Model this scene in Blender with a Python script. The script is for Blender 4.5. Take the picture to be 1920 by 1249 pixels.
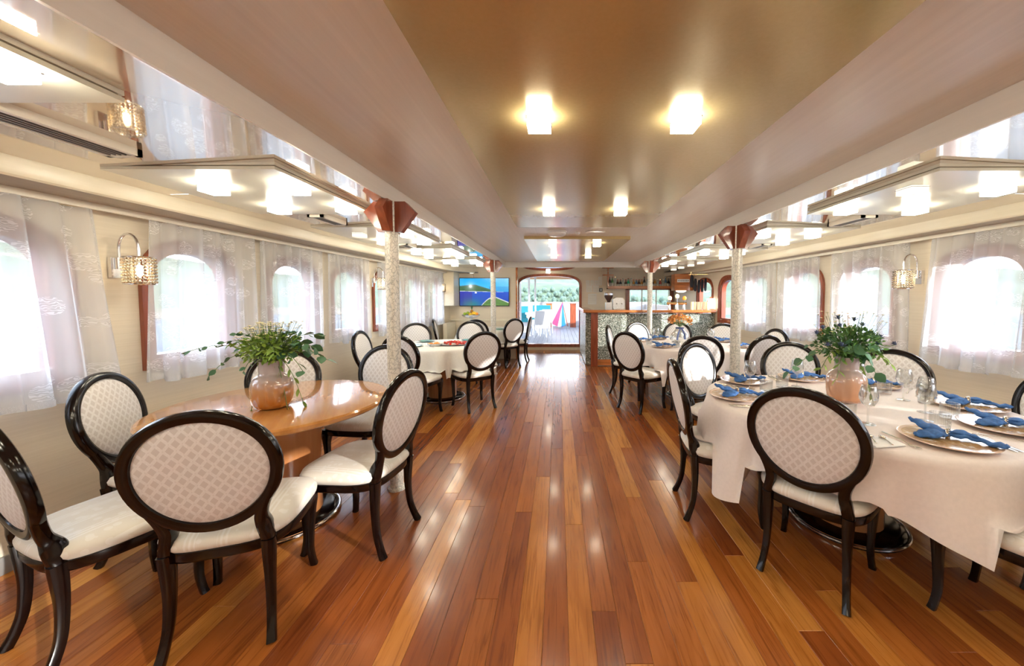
import bpy, math, random
from mathutils import Vector, Matrix, noise
random.seed(7)
PI = math.pi
for o in list(bpy.data.objects): bpy.data.objects.remove(o)
SC = bpy.context.scene
COL = SC.collection

# ------------------------------------------------------------------ camera, world, sun, exposure
PITCH = math.atan(33/680)
cd = bpy.data.cameras.new('camera'); cam = bpy.data.objects.new('camera', cd); COL.objects.link(cam)
cam.location = (0, 0, 1.4); cam.rotation_euler = (PI/2-PITCH, 0, 0)
cd.sensor_width = 36; cd.lens = 680/1920*36; cd.shift_x = (960-1047)/1920; cd.shift_y = (591-624.5)/1920
cd.clip_start = .05; cd.clip_end = 1000
SC.camera = cam
SC.view_settings.view_transform = 'Standard'; SC.view_settings.look = 'None'
SC.view_settings.gamma = 1; SC.view_settings.use_curve_mapping = False
SC.view_settings.exposure = 1.76
W = bpy.data.worlds.new('sky'); SC.world = W; W.use_nodes = True
nt = W.node_tree; bg = nt.nodes['Background']
tc = nt.nodes.new('ShaderNodeTexCoord'); sp = nt.nodes.new('ShaderNodeSeparateXYZ'); cr = nt.nodes.new('ShaderNodeValToRGB')
nt.links.new(tc.outputs['Generated'], sp.inputs[0]); nt.links.new(sp.outputs['Z'], cr.inputs[0]); nt.links.new(cr.outputs[0], bg.inputs[0])
cr.color_ramp.elements[0].position = 0; cr.color_ramp.elements[0].color = (.92, .95, 1, 1)
cr.color_ramp.elements[1].position = .6; cr.color_ramp.elements[1].color = (.60, .76, 1, 1)
bg.inputs[1].default_value = 3.5
sd = bpy.data.lights.new('sun', 'SUN'); sd.energy = 4; sd.angle = .012; sd.color = (1, .96, .90)
sun = bpy.data.objects.new('sun', sd); COL.objects.link(sun)
sun.rotation_euler = Vector((-.85, .50, -.21)).to_track_quat('-Z', 'Y').to_euler()

# ------------------------------------------------------------------ materials
def mk(name):
    m = bpy.data.materials.new(name); m.use_nodes = True
    n = m.node_tree; b = n.nodes['Principled BSDF']; return m, n, b
def N(n, t, **k):
    x = n.nodes.new(t)
    for a, v in k.items(): setattr(x, a, v)
    return x
def ramp(n, fac, stops):
    r = N(n, 'ShaderNodeValToRGB'); e = r.color_ramp.elements
    while len(e) < len(stops): e.new(.5)
    for i, (p, c) in enumerate(stops): e[i].position = p; e[i].color = (*c, 1)
    n.links.new(fac, r.inputs[0]); return r.outputs[0]
def coords(n, scale=(1, 1, 1), kind='Object'):
    if kind == 'World':
        t = N(n, 'ShaderNodeNewGeometry').outputs['Position']
    else: t = N(n, 'ShaderNodeTexCoord').outputs[kind]
    mp = N(n, 'ShaderNodeMapping'); mp.inputs['Scale'].default_value = scale
    n.links.new(t, mp.inputs[0]); return mp.outputs[0]
def noi(n, vec, scale, detail=4, rough=.5, dist=0):
    t = N(n, 'ShaderNodeTexNoise'); t.inputs['Scale'].default_value = scale; t.inputs['Detail'].default_value = detail
    t.inputs['Roughness'].default_value = rough; t.inputs['Distortion'].default_value = dist
    n.links.new(vec, t.inputs['Vector']); return t.outputs[0]
def bump(n, b, h, s, d=.01):
    u = N(n, 'ShaderNodeBump'); u.inputs['Strength'].default_value = s; u.inputs['Distance'].default_value = d
    n.links.new(h, u.inputs['Height']); n.links.new(u.outputs[0], b.inputs['Normal'])
def mathn(n, op, a, b=None, c=None):
    x = N(n, 'ShaderNodeMath', operation=op)
    for i, v in enumerate((a, b, c)):
        if v is None: continue
        if isinstance(v, (int, float)): x.inputs[i].default_value = v
        else: n.links.new(v, x.inputs[i])
    return x.outputs[0]
def P(name, col, rough=.5, metal=0, coat=0, spec=.5, emis=None, es=0, trans=0, ior=1.5, noise_scale=None, amt=.12, stretch=(1, 1, 1), bmp=0, coatr=.05):
    m, n, b = mk(name)
    b.inputs['Base Color'].default_value = (*col, 1); b.inputs['Roughness'].default_value = rough
    b.inputs['Metallic'].default_value = metal; b.inputs['Coat Weight'].default_value = coat; b.inputs['Coat Roughness'].default_value = coatr
    b.inputs['Specular IOR Level'].default_value = spec; b.inputs['Transmission Weight'].default_value = trans; b.inputs['IOR'].default_value = ior
    if emis: b.inputs['Emission Color'].default_value = (*emis, 1); b.inputs['Emission Strength'].default_value = es
    if noise_scale:
        f = noi(n, coords(n, stretch), noise_scale, 5)
        n.links.new(ramp(n, f, [(.3, tuple(c*(1-amt) for c in col)), (.7, tuple(min(1, c*(1+amt)) for c in col))]), b.inputs['Base Color'])
        if bmp: bump(n, b, f, bmp)
    return m
M = {}
M['mahogany'] = P('dark_mahogany', (.0035, .0012, .001), .14, spec=.45, coat=.0, noise_scale=14, amt=.5, stretch=(1, 1, .15))
M['redwood'] = P('red_mahogany', (.27, .065, .03), .22, coat=.5, noise_scale=20, amt=.3, stretch=(1, 1, .12))
M['orangewood'] = P('orange_wood', (.50, .17, .05), .25, coat=.5, noise_scale=16, amt=.3, stretch=(.2, 1, 1))
M['chrome'] = P('chrome', (.8, .8, .82), .16, 1)
M['steel'] = P('brushed_steel', (.6, .6, .62), .28, 1, noise_scale=60, amt=.15)
M['silver'] = P('silver_cutlery', (.72, .68, .6), .15, 1)
M['white'] = P('white_paint', (.8, .8, .8), .4, noise_scale=8, amt=.03)
M['whitecloth'] = P('white_linen', (.84, .82, .78), .75, noise_scale=90, amt=.04, bmp=.08)
M['pinkcloth'] = P('blush_satin_cloth', (.80, .725, .70), .55, noise_scale=60, amt=.03, bmp=.05, spec=.4)
M['bluecloth'] = P('blue_linen', (.035, .13, .38), .7, noise_scale=70, amt=.3, bmp=.2)
M['black'] = P('black_plastic', (.01, .01, .012), .3)
M['darkcloth'] = P('dark_striped_cloth', (.02, .022, .03), .8, noise_scale=120, amt=.8, stretch=(1, 1, .02))
M['outlet'] = P('outlet_plastic', (.75, .74, .7), .35)
M['greyplastic'] = P('grey_plastic', (.25, .24, .23), .4)
M['teal'] = P('teal_ceramic', (.16, .38, .34), .2, coat=.5)
M['ceramic'] = P('white_ceramic', (.8, .78, .74), .12, coat=.5)
M['turq'] = P('turquoise_cushion', (.01, .19, .25), .8)
M['paper'] = P('paper_notice', (.78, .76, .68), .6, noise_scale=9, amt=.12, stretch=(.3, 1, 8))
M['brass'] = P('brass', (.75, .52, .24), .2, 1)
M['coffee'] = P('coffee_beans', (.06, .03, .025), .5)
M['red'] = P('red_fruit', (.6, .03, .015), .25, coat=.3, noise_scale=30, amt=.4)
M['orange'] = P('orange_fruit', (.85, .28, .02), .35, noise_scale=30, amt=.2)
M['yellow'] = P('yellow_fruit', (.85, .55, .04), .35, noise_scale=12, amt=.2)
M['lime'] = P('green_fruit', (.35, .5, .04), .3, noise_scale=12, amt=.2)
M['leaf'] = P('leaf_green', (.09, .22, .045), .5, noise_scale=6, amt=.5)
M['leafdark'] = P('eucalyptus_green', (.06, .17, .075), .5, noise_scale=6, amt=.35)
M['leafbright'] = P('fresh_green', (.22, .36, .05), .5, noise_scale=18, amt=.5)
M['stem'] = P('stem_green', (.12, .2, .06), .6)
M['petal'] = P('petal_white', (.75, .68, .4), .6, noise_scale=80, amt=.3)
M['thistle'] = P('thistle_blue', (.07, .10, .2), .7, noise_scale=40, amt=.5)
M['hydr'] = P('dried_orange_bloom', (.72, .30, .07), .7, noise_scale=35, amt=.5)
M['plum'] = P('plum_bloom', (.35, .1, .2), .7)
M['ribbon'] = P('navy_ribbon', (.02, .04, .14), .5)
M['outwhite'] = P('sunlit_white_gelcoat', (.42, .43, .45), .3)
M['awning'] = P('awning_canvas', (.65, .42, .26), .8)
M['lampglass'] = P('frosted_lamp_glass', (1, .95, .85), .3, emis=(1, .92, .74), es=14)
M['lampoff'] = P('unlit_glass_painted_glow', (.7, .7, .68), .1, emis=(1, .9, .7), es=.35, coat=.5)  # slight emission paints a glow on glass of lamps that are off
M['bulb'] = P('bulb_glow', (1, .9, .7), .3, emis=(1, .82, .55), es=12)
M['shadelit'] = P('lit_lampshade', (1, .95, .85), .6, emis=(1, .9, .75), es=1.3)
M['globe'] = P('lit_tap_medallion', (1, .9, .5), .4, emis=(1, .82, .35), es=.4)
M['outlettrim'] = P('metallic_grey_surround', (.32, .27, .22), .3, .6)
M['creamglow'] = P('cream_glass_painted_glow', (.85, .72, .5), .25, emis=(1, .8, .5), es=.08)  # faint emission paints a glow into plain drinking glasses

def glassm(name, tint=(1, 1, 1), ref=.06, extra=.25):
    m = bpy.data.materials.new(name); m.use_nodes = True; n = m.node_tree; n.nodes.clear()
    out = N(n, 'ShaderNodeOutputMaterial'); tr = N(n, 'ShaderNodeBsdfTransparent'); gl = N(n, 'ShaderNodeBsdfGlossy'); mx = N(n, 'ShaderNodeMixShader')
    tr.inputs[0].default_value = (*tint, 1); gl.inputs['Roughness'].default_value = .03
    lw = N(n, 'ShaderNodeLayerWeight'); lw.inputs[0].default_value = .35
    f = mathn(n, 'MULTIPLY_ADD', lw.outputs['Facing'], extra, ref)
    n.links.new(f, mx.inputs[0]); n.links.new(tr.outputs[0], mx.inputs[1]); n.links.new(gl.outputs[0], mx.inputs[2]); n.links.new(mx.outputs[0], out.inputs[0])
    return m
M['pane'] = glassm('window_glass', (.97, .98, .98), .03, .3)
M['glass'] = glassm('clear_table_glass', (.95, .96, .96), .05, .75)
M['crystal'] = glassm('crystal_bead', (.80, .70, .52), .35, .65)
for nm, c in dict(greenb=(.03, .22, .05), brownb=(.07, .02, .01), clearb=(.45, .5, .45), amberb=(.45, .2, .03), blackb=(.012, .015, .02), emerald=(.02, .4, .22), blueb=(.08, .22, .4), redb=(.4, .03, .02)).items():
    M[nm] = P('bottle_'+nm, c, .08, coat=1)
M['label'] = P('bottle_label', (.75, .7, .6), .6, noise_scale=12, amt=.4)

def fabric(name, base, line, kind):
    m, n, b = mk(name); b.inputs['Roughness'].default_value = .42; b.inputs['Specular IOR Level'].default_value = .45
    b.inputs['Sheen Weight'].default_value = .2
    t = N(n, 'ShaderNodeTexCoord'); s = N(n, 'ShaderNodeSeparateXYZ'); n.links.new(t.outputs['Object'], s.inputs[0])
    if kind == 'lattice':
        X, Z = s.outputs['X'], s.outputs['Z']
        outs = []
        for sg in (1, -1):
            d = mathn(n, 'MULTIPLY_ADD', Z, sg*.8, X)
            f = mathn(n, 'FRACT', mathn(n, 'MULTIPLY', d, 1/.040))
            a = mathn(n, 'ABSOLUTE', mathn(n, 'SUBTRACT', f, .5))
            outs.append(mathn(n, 'SMOOTHSTEP', a, .1, .3) if False else a)
        # band along each diagonal, broken into short dashes by the other one
        b1 = mathn(n, 'LESS_THAN', outs[0], .17); b2 = mathn(n, 'LESS_THAN', outs[1], .17)
        d1 = mathn(n, 'GREATER_THAN', outs[1], .04); d2 = mathn(n, 'GREATER_THAN', outs[0], .04)
        f = mathn(n, 'MAXIMUM', mathn(n, 'MULTIPLY', b1, d1), mathn(n, 'MULTIPLY', b2, d2))
        nz = noi(n, t.outputs['Object'], 160, 2); f = mathn(n, 'MULTIPLY', f, mathn(n, 'ADD', nz, .35))
    else:
        X = s.outputs['X']
        st = mathn(n, 'SINE', mathn(n, 'MULTIPLY', X, 2*PI/.11)); st = mathn(n, 'GREATER_THAN', st, .35)
        fine = mathn(n, 'GREATER_THAN', mathn(n, 'SINE', mathn(n, 'MULTIPLY', X, 2*PI/.0165)), .1)
        v = N(n, 'ShaderNodeTexVoronoi'); v.inputs['Scale'].default_value = 26; n.links.new(t.outputs['Object'], v.inputs['Vector'])
        fl = mathn(n, 'LESS_THAN', v.outputs['Distance'], .32)
        f = mathn(n, 'MAXIMUM', mathn(n, 'MULTIPLY', st, fine), mathn(n, 'MULTIPLY', fl, .7))
    mx = N(n, 'ShaderNodeMix', data_type='RGBA'); mx.inputs['A'].default_value = (*base, 1); mx.inputs['B'].default_value = (*line, 1)
    n.links.new(f, mx.inputs['Factor']); n.links.new(mx.outputs['Result'], b.inputs['Base Color'])
    bump(n, b, f, .08, .002)
    return m
M['fabback'] = fabric('lattice_jacquard', (.64, .605, .60), (.80, .785, .79), 'lattice')
M['fabseat'] = fabric('cream_damask', (.76, .72, .65), (.84, .82, .78), 'stripe')

# floor planks: colour from a per-object random value
m, n, b = mk('plank_wood'); M['plank'] = m
oi = N(n, 'ShaderNodeObjectInfo'); geo = N(n, 'ShaderNodeNewGeometry')
off = N(n, 'ShaderNodeVectorMath', operation='SCALE'); n.links.new(oi.outputs['Location'], off.inputs[0]); off.inputs['Scale'].default_value = 7.3
ad = N(n, 'ShaderNodeVectorMath', operation='ADD'); n.links.new(geo.outputs['Position'], ad.inputs[0]); n.links.new(off.outputs[0], ad.inputs[1])
mp = N(n, 'ShaderNodeMapping'); mp.inputs['Scale'].default_value = (1, .045, 1); n.links.new(ad.outputs[0], mp.inputs[0])
g1 = noi(n, mp.outputs[0], 55, 6, .6, 1.2)
mp2 = N(n, 'ShaderNodeMapping'); mp2.inputs['Scale'].default_value = (1, .12, 1); n.links.new(ad.outputs[0], mp2.inputs[0])
g2 = noi(n, mp2.outputs[0], 9, 3, .5, 1.5)
base = ramp(n, oi.outputs['Random'], [(0, (.26, .064, .015)), (.3, (.34, .095, .019)), (.6, (.44, .14, .026)), (.85, (.56, .215, .04)), (1, (.62, .27, .06))])
gr = ramp(n, g1, [(.32, (.62, .55, .5)), (.5, (1, 1, 1)), (.72, (1.0, 1.0, 1.0))])
gr2 = ramp(n, g2, [(.3, (.75, .68, .62)), (.62, (1.0, 1.0, 1.0)), (.85, (1, 1, 1))])
m1 = N(n, 'ShaderNodeMix', data_type='RGBA', blend_type='MULTIPLY'); m1.inputs['Factor'].default_value = 1
n.links.new(base, m1.inputs['A']); n.links.new(gr, m1.inputs['B'])
m2 = N(n, 'ShaderNodeMix', data_type='RGBA', blend_type='MULTIPLY'); m2.inputs['Factor'].default_value = .9
n.links.new(m1.outputs['Result'], m2.inputs['A']); n.links.new(gr2, m2.inputs['B']); n.links.new(m2.outputs['Result'], b.inputs['Base Color'])
b.inputs['Roughness'].default_value = .26; b.inputs['Coat Weight'].default_value = .35; b.inputs['Coat Roughness'].default_value = .12
bump(n, b, g1, .03, .002)
M['gap'] = P('plank_gap_glint', (.55, .27, .09), .5, noise_scale=3, amt=.2)  # paler than the planks: light caught at their edges, as colour

def grained(name, c1, c2, rough, coat=0, scale=30, stretch=(1, .03, 1), bmp=.02, kind='World', spec=.5, coatr=.03, metal=0):
    m, n, b = mk(name)
    f = noi(n, coords(n, stretch, kind), scale, 5, .6)
    n.links.new(ramp(n, f, [(.3, c1), (.7, c2)]), b.inputs['Base Color'])
    b.inputs['Roughness'].default_value = rough; b.inputs['Coat Weight'].default_value = coat; b.inputs['Coat Roughness'].default_value = coatr
    b.inputs['Specular IOR Level'].default_value = spec; b.inputs['Metallic'].default_value = metal
    if bmp: bump(n, b, f, bmp, .002)
    return m
M['wall'] = grained('wall_vinyl', (.70, .62, .49), (.78, .70, .57), .42, scale=40, stretch=(.05, .05, 3))
M['ceil'] = grained('ceiling_laminate', (.67, .62, .555), (.73, .68, .615), .33, scale=50, stretch=(1, .02, 1), spec=.6)
M['step'] = grained('step_laminate', (.76, .73, .68), (.80, .77, .72), .35, scale=50, stretch=(1, .02, 1))
M['gold'] = grained('champagne_laminate', (.56, .44, .21), (.60, .47, .235), .22, metal=.4, scale=60, stretch=(1, 1, 1), bmp=.0, spec=1.0, coat=.3, coatr=.2)
M['gloss'] = grained('high_gloss_laminate', (.68, .58, .44), (.70, .60, .46), .05, coat=1, scale=4, bmp=0, spec=1.0, coatr=.015, metal=.45); M['gloss'].node_tree.nodes['Principled BSDF'].inputs['Coat IOR'].default_value = 2.5
M['hangp'] = grained('satin_hanging_panel', (.66, .65, .54), (.69, .68, .57), .28, coat=.4, scale=4, bmp=0, spec=.9, coatr=.15)
M['cornice'] = grained('cornice_laminate', (.76, .69, .53), (.82, .75, .59), .38, coat=.15, scale=40, stretch=(1, .03, 1), coatr=.15)
M['soffit'] = grained('soffit_laminate_shade_tone', (.34, .27, .19), (.40, .32, .23), .35, scale=40)  # underside shade put into the colour, darker than the cornice
M['rail'] = grained('curtain_rail_laminate', (.78, .73, .62), (.82, .78, .68), .35, scale=40)
M['doorwall'] = grained('bulkhead_vinyl', (.72, .63, .49), (.78, .69, .55), .4, scale=40, stretch=(.05, 1, 3))
M['tablewood'] = grained('golden_veneer', (.46, .185, .045), (.62, .29, .085), .16, coat=.8, scale=14, stretch=(1.4, .12, 1), kind='Object')
M['pedestal'] = grained('pedestal_veneer', (.36, .13, .04), (.48, .2, .07), .25, coat=.4, scale=14, stretch=(1, 1, .06), kind='Object')
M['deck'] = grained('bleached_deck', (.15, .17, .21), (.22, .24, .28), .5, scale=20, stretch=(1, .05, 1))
M['water'] = grained('sea_water', (.045, .065, .085), (.06, .085, .105), .6, scale=.2, stretch=(1, 1, 1), bmp=0, spec=.05)
M['hill'] = grained('wooded_hillside', (.018, .036, .012), (.055, .075, .03), .9, scale=.35, stretch=(1, 1, 1), bmp=0)
M['shore'] = grained('pale_shore_rock', (.10, .08, .055), (.14, .12, .085), .9, scale=1, stretch=(1, 1, 1), bmp=0)
M['crown'] = P('far_tree_crown', (.055, .085, .06), .9, noise_scale=2.5, amt=.45)
M['trunk'] = P('bark', (.12, .09, .06), .9)

# curtain
m = bpy.data.materials.new('embroidered_voile'); m.use_nodes = True; n = m.node_tree; n.nodes.clear(); M['voile'] = m
out = N(n, 'ShaderNodeOutputMaterial'); tr = N(n, 'ShaderNodeBsdfTransparent'); df = N(n, 'ShaderNodeBsdfDiffuse'); tl = N(n, 'ShaderNodeBsdfTranslucent')
c = (.80, .82, .85, 1); df.inputs[0].default_value = c; tl.inputs[0].default_value = c; tr.inputs[0].default_value = (1, 1, 1, 1)
v0 = coords(n, (1, 1, 1), 'UV')
w = N(n, 'ShaderNodeTexWave', wave_type='RINGS'); w.inputs['Scale'].default_value = 24; w.inputs['Distortion'].default_value = 12; w.inputs['Detail'].default_value = 1; w.inputs['Detail Scale'].default_value = 1.6
n.links.new(v0, w.inputs['Vector'])
vo = N(n, 'ShaderNodeTexVoronoi'); vo.inputs['Scale'].default_value = 8; n.links.new(v0, vo.inputs['Vector'])
mask = mathn(n, 'LESS_THAN', vo.outputs['Distance'], .42)
lines = mathn(n, 'GREATER_THAN', w.outputs['Fac'], .66)
pat = mathn(n, 'MULTIPLY', mask, lines)
op = mathn(n, 'MULTIPLY_ADD', pat, .24, .58)
ma = N(n, 'ShaderNodeMixShader'); ma.inputs[0].default_value = .36; n.links.new(df.outputs[0], ma.inputs[1]); n.links.new(tl.outputs[0], ma.inputs[2])
mb_ = N(n, 'ShaderNodeMixShader'); n.links.new(op, mb_.inputs[0]); n.links.new(tr.outputs[0], mb_.inputs[1]); n.links.new(ma.outputs[0], mb_.inputs[2]); n.links.new(mb_.outputs[0], out.inputs[0])

# patterned pillar, bar mosaic, vases, plates
m, n, b = mk('embossed_pillar'); M['pillar'] = m
def curls(n, sc, stretch, dist=.9):
    c0 = coords(n, stretch); nn = N(n, 'ShaderNodeTexNoise'); nn.inputs['Scale'].default_value = sc*.55; n.links.new(c0, nn.inputs['Vector'])
    v_ = N(n, 'ShaderNodeVectorMath', operation='SCALE'); v_.inputs['Scale'].default_value = dist/sc*2.2; n.links.new(nn.outputs['Color'], v_.inputs[0])
    a_ = N(n, 'ShaderNodeVectorMath', operation='ADD'); n.links.new(c0, a_.inputs[0]); n.links.new(v_.outputs[0], a_.inputs[1])
    vo = N(n, 'ShaderNodeTexVoronoi', feature='DISTANCE_TO_EDGE'); vo.inputs['Scale'].default_value = sc; n.links.new(a_.outputs[0], vo.inputs['Vector']); return vo.outputs['Distance']
f = curls(n, 38, (1, 1, .7), 1.3)
n.links.new(ramp(n, f, [(.02, (.45, .44, .40)), (.10, (.74, .71, .64))]), b.inputs['Base Color'])
b.inputs['Roughness'].default_value = .3; b.inputs['Metallic'].default_value = .2; bump(n, b, f, .4, .004)
m, n, b = mk('hammered_silver_mosaic'); M['mosaic'] = m
f = curls(n, 26, (1, 1, 1.6), 1.6); g_ = noi(n, coords(n), 60, 3, .7)
f2 = mathn(n, 'ADD', mathn(n, 'MULTIPLY', f, 1.4), mathn(n, 'MULTIPLY', mathn(n, 'SUBTRACT', g_, .5), .9))
n.links.new(ramp(n, f2, [(.02, (.035, .06, .045)), (.16, (.30, .34, .28)), (.42, (.80, .84, .76))]), b.inputs['Base Color'])
b.inputs['Metallic'].default_value = .35; b.inputs['Roughness'].default_value = .25; bump(n, b, f2, 1, .012)
def vasem(name, stops, h):
    m, n, b = mk(name); s = N(n, 'ShaderNodeSeparateXYZ'); n.links.new(N(n, 'ShaderNodeTexCoord').outputs['Object'], s.inputs[0])
    nz = noi(n, coords(n), 22, 3)
    f = mathn(n, 'ADD', mathn(n, 'DIVIDE', s.outputs['Z'], h), mathn(n, 'MULTIPLY', mathn(n, 'SUBTRACT', nz, .5), .25))
    n.links.new(ramp(n, f, stops), b.inputs['Base Color']); b.inputs['Roughness'].default_value = .08; b.inputs['Coat Weight'].default_value = 1
    b.inputs['Transmission Weight'].default_value = .25
    return m
M['vaseL'] = vasem('amber_ombre_glass', [(.1, (.50, .16, .02)), (.40, (.60, .28, .10)), (.6, (.50, .41, .40)), (1, (.46, .39, .41))], .29)
M['vaseR'] = vasem('pink_ombre_glass', [(.1, (.58, .26, .12)), (.45, (.60, .34, .22)), (.62, (.52, .40, .37)), (1, (.40, .32, .34))], .29)
m, n, b = mk('gold_woven_plate'); M['goldplate'] = m
f = noi(n, coords(n), 26, 4, .7)
n.links.new(ramp(n, f, [(.35, (.38, .20, .07)), (.55, (.58, .36, .15)), (.66, (.85, .78, .66))]), b.inputs['Base Color']); b.inputs['Roughness'].default_value = .2; b.inputs['Coat Weight'].default_value = .6
M['platerim'] = P('plate_rim', (.78, .55, .40), .15, coat=.6, noise_scale=14, amt=.25)

# ------------------------------------------------------------------ mesh helpers
class MB:
    def __init__(s): s.v = []; s.f = []; s.uv = None
    def add(s, vs, fs):
        o = len(s.v); s.v += [tuple(x) for x in vs]; s.f += [tuple(i+o for i in f) for f in fs]; return s
    def box(s, x0, x1, y0, y1, z0, z1):
        return s.add([(x0, y0, z0), (x1, y0, z0), (x1, y1, z0), (x0, y1, z0), (x0, y0, z1), (x1, y0, z1), (x1, y1, z1), (x0, y1, z1)],
                     [(0, 3, 2, 1), (4, 5, 6, 7), (0, 1, 5, 4), (1, 2, 6, 5), (2, 3, 7, 6), (3, 0, 4, 7)])
    def lathe(s, prof, c=(0, 0, 0), seg=32, rib=0, ribn=0):
        vs = []; k = len(prof)
        for i in range(seg):
            a = 2*PI*i/seg; q = 1+rib*math.cos(ribn*a)
            for r, z in prof: vs.append((c[0]+r*q*math.cos(a), c[1]+r*q*math.sin(a), c[2]+z))
        fs = [(i*k+j, ((i+1) % seg)*k+j, ((i+1) % seg)*k+j+1, i*k+j+1) for i in range(seg) for j in range(k-1)]
        if prof[0][0] > 1e-4: fs.append(tuple(i*k for i in range(seg-1, -1, -1)))
        if prof[-1][0] > 1e-4 and prof[-1][1] != prof[0][1] and not getattr(s, 'open', False): fs.append(tuple(i*k+k-1 for i in range(seg)))
        return s.add(vs, fs)
    def tube(s, path, r, seg=10, closed=False):
        w = [r]*len(path) if isinstance(r, (int, float)) else r
        return s.sweep(path, w, w, None, seg, closed, 2)
    def sweep(s, path, w, d, side=None, seg=12, closed=False, ex=4):
        """rounded section swept on a path; half sizes w (along side) and d (across)"""
        P_ = [Vector(p) for p in path]; k = len(P_)
        if isinstance(w, (int, float)): w = [w]*k
        if isinstance(d, (int, float)): d = [d]*k
        vs = []; last = None
        for i, p in enumerate(P_):
            if closed: t = P_[(i+1) % k]-P_[i-1]
            else: t = P_[min(i+1, k-1)]-P_[max(i-1, 0)]
            t.normalize()
            if side is not None: sd_ = Vector(side(i) if callable(side) else side)
            else: sd_ = last if last is not None else (Vector((0, 0, 1)) if abs(t.z) < .9 else Vector((1, 0, 0)))
            sd_ = (sd_-t*sd_.dot(t)).normalized(); last = sd_
            u = t.cross(sd_)
            for j in range(seg):
                a = 2*PI*(j+.5)/seg; ca, sa = math.cos(a), math.sin(a)
                q = (abs(ca)**ex+abs(sa)**ex)**(-1/ex)
                vs.append(p+sd_*(w[i]*ca*q)+u*(d[i]*sa*q))
        fs = []
        for i in range(k if closed else k-1):
            i2 = (i+1) % k
            for j in range(seg):
                j2 = (j+1) % seg; fs.append((i*seg+j, i*seg+j2, i2*seg+j2, i2*seg+j))
        if not closed: fs += [tuple(range(seg-1, -1, -1)), tuple((k-1)*seg+j for j in range(seg))]
        return s.add(vs, fs)
    def prism(s, outline, z0, z1, ax=2):
        k = len(outline); P3 = lambda p, z: (p[0], p[1], z) if ax == 2 else ((p[0], z, p[1]) if ax == 1 else (z, p[0], p[1]))
        vs = [P3(p, z0) for p in outline]+[P3(p, z1) for p in outline]
        fs = [(i, (i+1) % k, (i+1) % k+k, i+k) for i in range(k)]+[tuple(range(k-1, -1, -1)), tuple(range(k, 2*k))]
        return s.add(vs, fs)
    def strip(s, rings, closed=True):
        """rings: list of equal-length point lists, joined ring to ring"""
        k = len(rings[0]); vs = [p for r in rings for p in r]
        fs = [(i*k+j, i*k+(j+1) % k, (i+1)*k+(j+1) % k, (i+1)*k+j) for i in range(len(rings)-1) for j in range(k if closed else k-1)]
        return s.add(vs, fs)
    def blob(s, c, r, seg=8, rings=6, jit=0):
        vs = [(c[0], c[1], c[2]-r[2])]
        for i in range(1, rings):
            a = -PI/2+PI*i/rings
            for j in range(seg):
                b = 2*PI*j/seg; q = 1+jit*(random.random()-.5)
                vs.append((c[0]+r[0]*q*math.cos(a)*math.cos(b), c[1]+r[1]*q*math.cos(a)*math.sin(b), c[2]+r[2]*q*math.sin(a)))
        vs.append((c[0], c[1], c[2]+r[2])); L = len(vs)-1
        fs = [(0, 1+(j+1) % seg, 1+j) for j in range(seg)]
        for i in range(rings-2):
            o = 1+i*seg
            fs += [(o+j, o+(j+1) % seg, o+seg+(j+1) % seg, o+seg+j) for j in range(seg)]
        o = 1+(rings-2)*seg
        fs += [(o+j, o+(j+1) % seg, L) for j in range(seg)]
        return s.add(vs, fs)
    def leaf(s, p, d, up, L, wd, bend=.25):
        p = Vector(p); d = Vector(d).normalized(); up = Vector(up); sd_ = d.cross(up)
        if sd_.length < 1e-3: sd_ = d.cross(Vector((1, 0, .1)))
        sd_.normalize(); nn = sd_.cross(d)
        pr = [(0, .08), (.25, .8), (.55, 1), (.8, .65), (1, .03)]
        vs = []
        for t, q in pr:
            c = p+d*(L*t)-nn*(bend*L*t*t)
            vs += [c-sd_*(wd*q)+nn*wd*.15*q, c, c+sd_*(wd*q)+nn*wd*.15*q]
        fs = []
        for i in range(4):
            o = i*3; fs += [(o, o+1, o+4, o+3), (o+1, o+2, o+5, o+4)]
        return s.add(vs, fs)
    def mesh(s, name, mat, smooth=True, angle=40):
        me = bpy.data.meshes.new(name); me.from_pydata([tuple(v) for v in s.v], [], s.f)
        me.materials.append(M[mat] if isinstance(mat, str) else mat); me.validate(); me.update()
        if smooth:
            me.polygons.foreach_set('use_smooth', [True]*len(me.polygons)); me.set_sharp_from_angle(angle=math.radians(angle))
        return me
    def build(s, name, mat, parent=None, smooth=True, loc=(0, 0, 0), rotz=0, angle=40):
        return put(name, s.mesh(name, mat, smooth, angle), parent, loc, rotz)
def put(name, me, parent=None, loc=(0, 0, 0), rotz=0):
    o = bpy.data.objects.new(name, me); COL.objects.link(o); o.location = loc; o.rotation_euler = (0, 0, rotz)
    if parent: o.parent = parent
    return o
def tag(o, label=None, cat=None, group=None, kind=None):
    if label: o['label'] = label
    if cat: o['category'] = cat
    if group: o['group'] = group
    if kind: o['kind'] = kind
    return o
def thing(name, label, cat, loc=(0, 0, 0), rotz=0, group=None):
    return tag(put(name, None, None, loc, rotz), label, cat, group)
def struct(o, label=None): return tag(o, label, kind='structure')
def dup(o, loc, rotz, label, group=None):
    r = o.copy(); COL.objects.link(r); r.location = loc; r.rotation_euler = (0, 0, rotz); r['label'] = label
    if group: r['group'] = group
    for ch in list(o.children):
        c = ch.copy(); COL.objects.link(c); c.parent = r
        for g in list(ch.children):
            d = g.copy(); COL.objects.link(d); d.parent = c
    return r
def lerp(tab, y):
    if y <= tab[0][0]: return tab[0][1]
    for (a, b), (c, d) in zip(tab, tab[1:]):
        if y <= c: return b+(d-b)*(y-a)/(c-a)
    return tab[-1][1]
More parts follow.
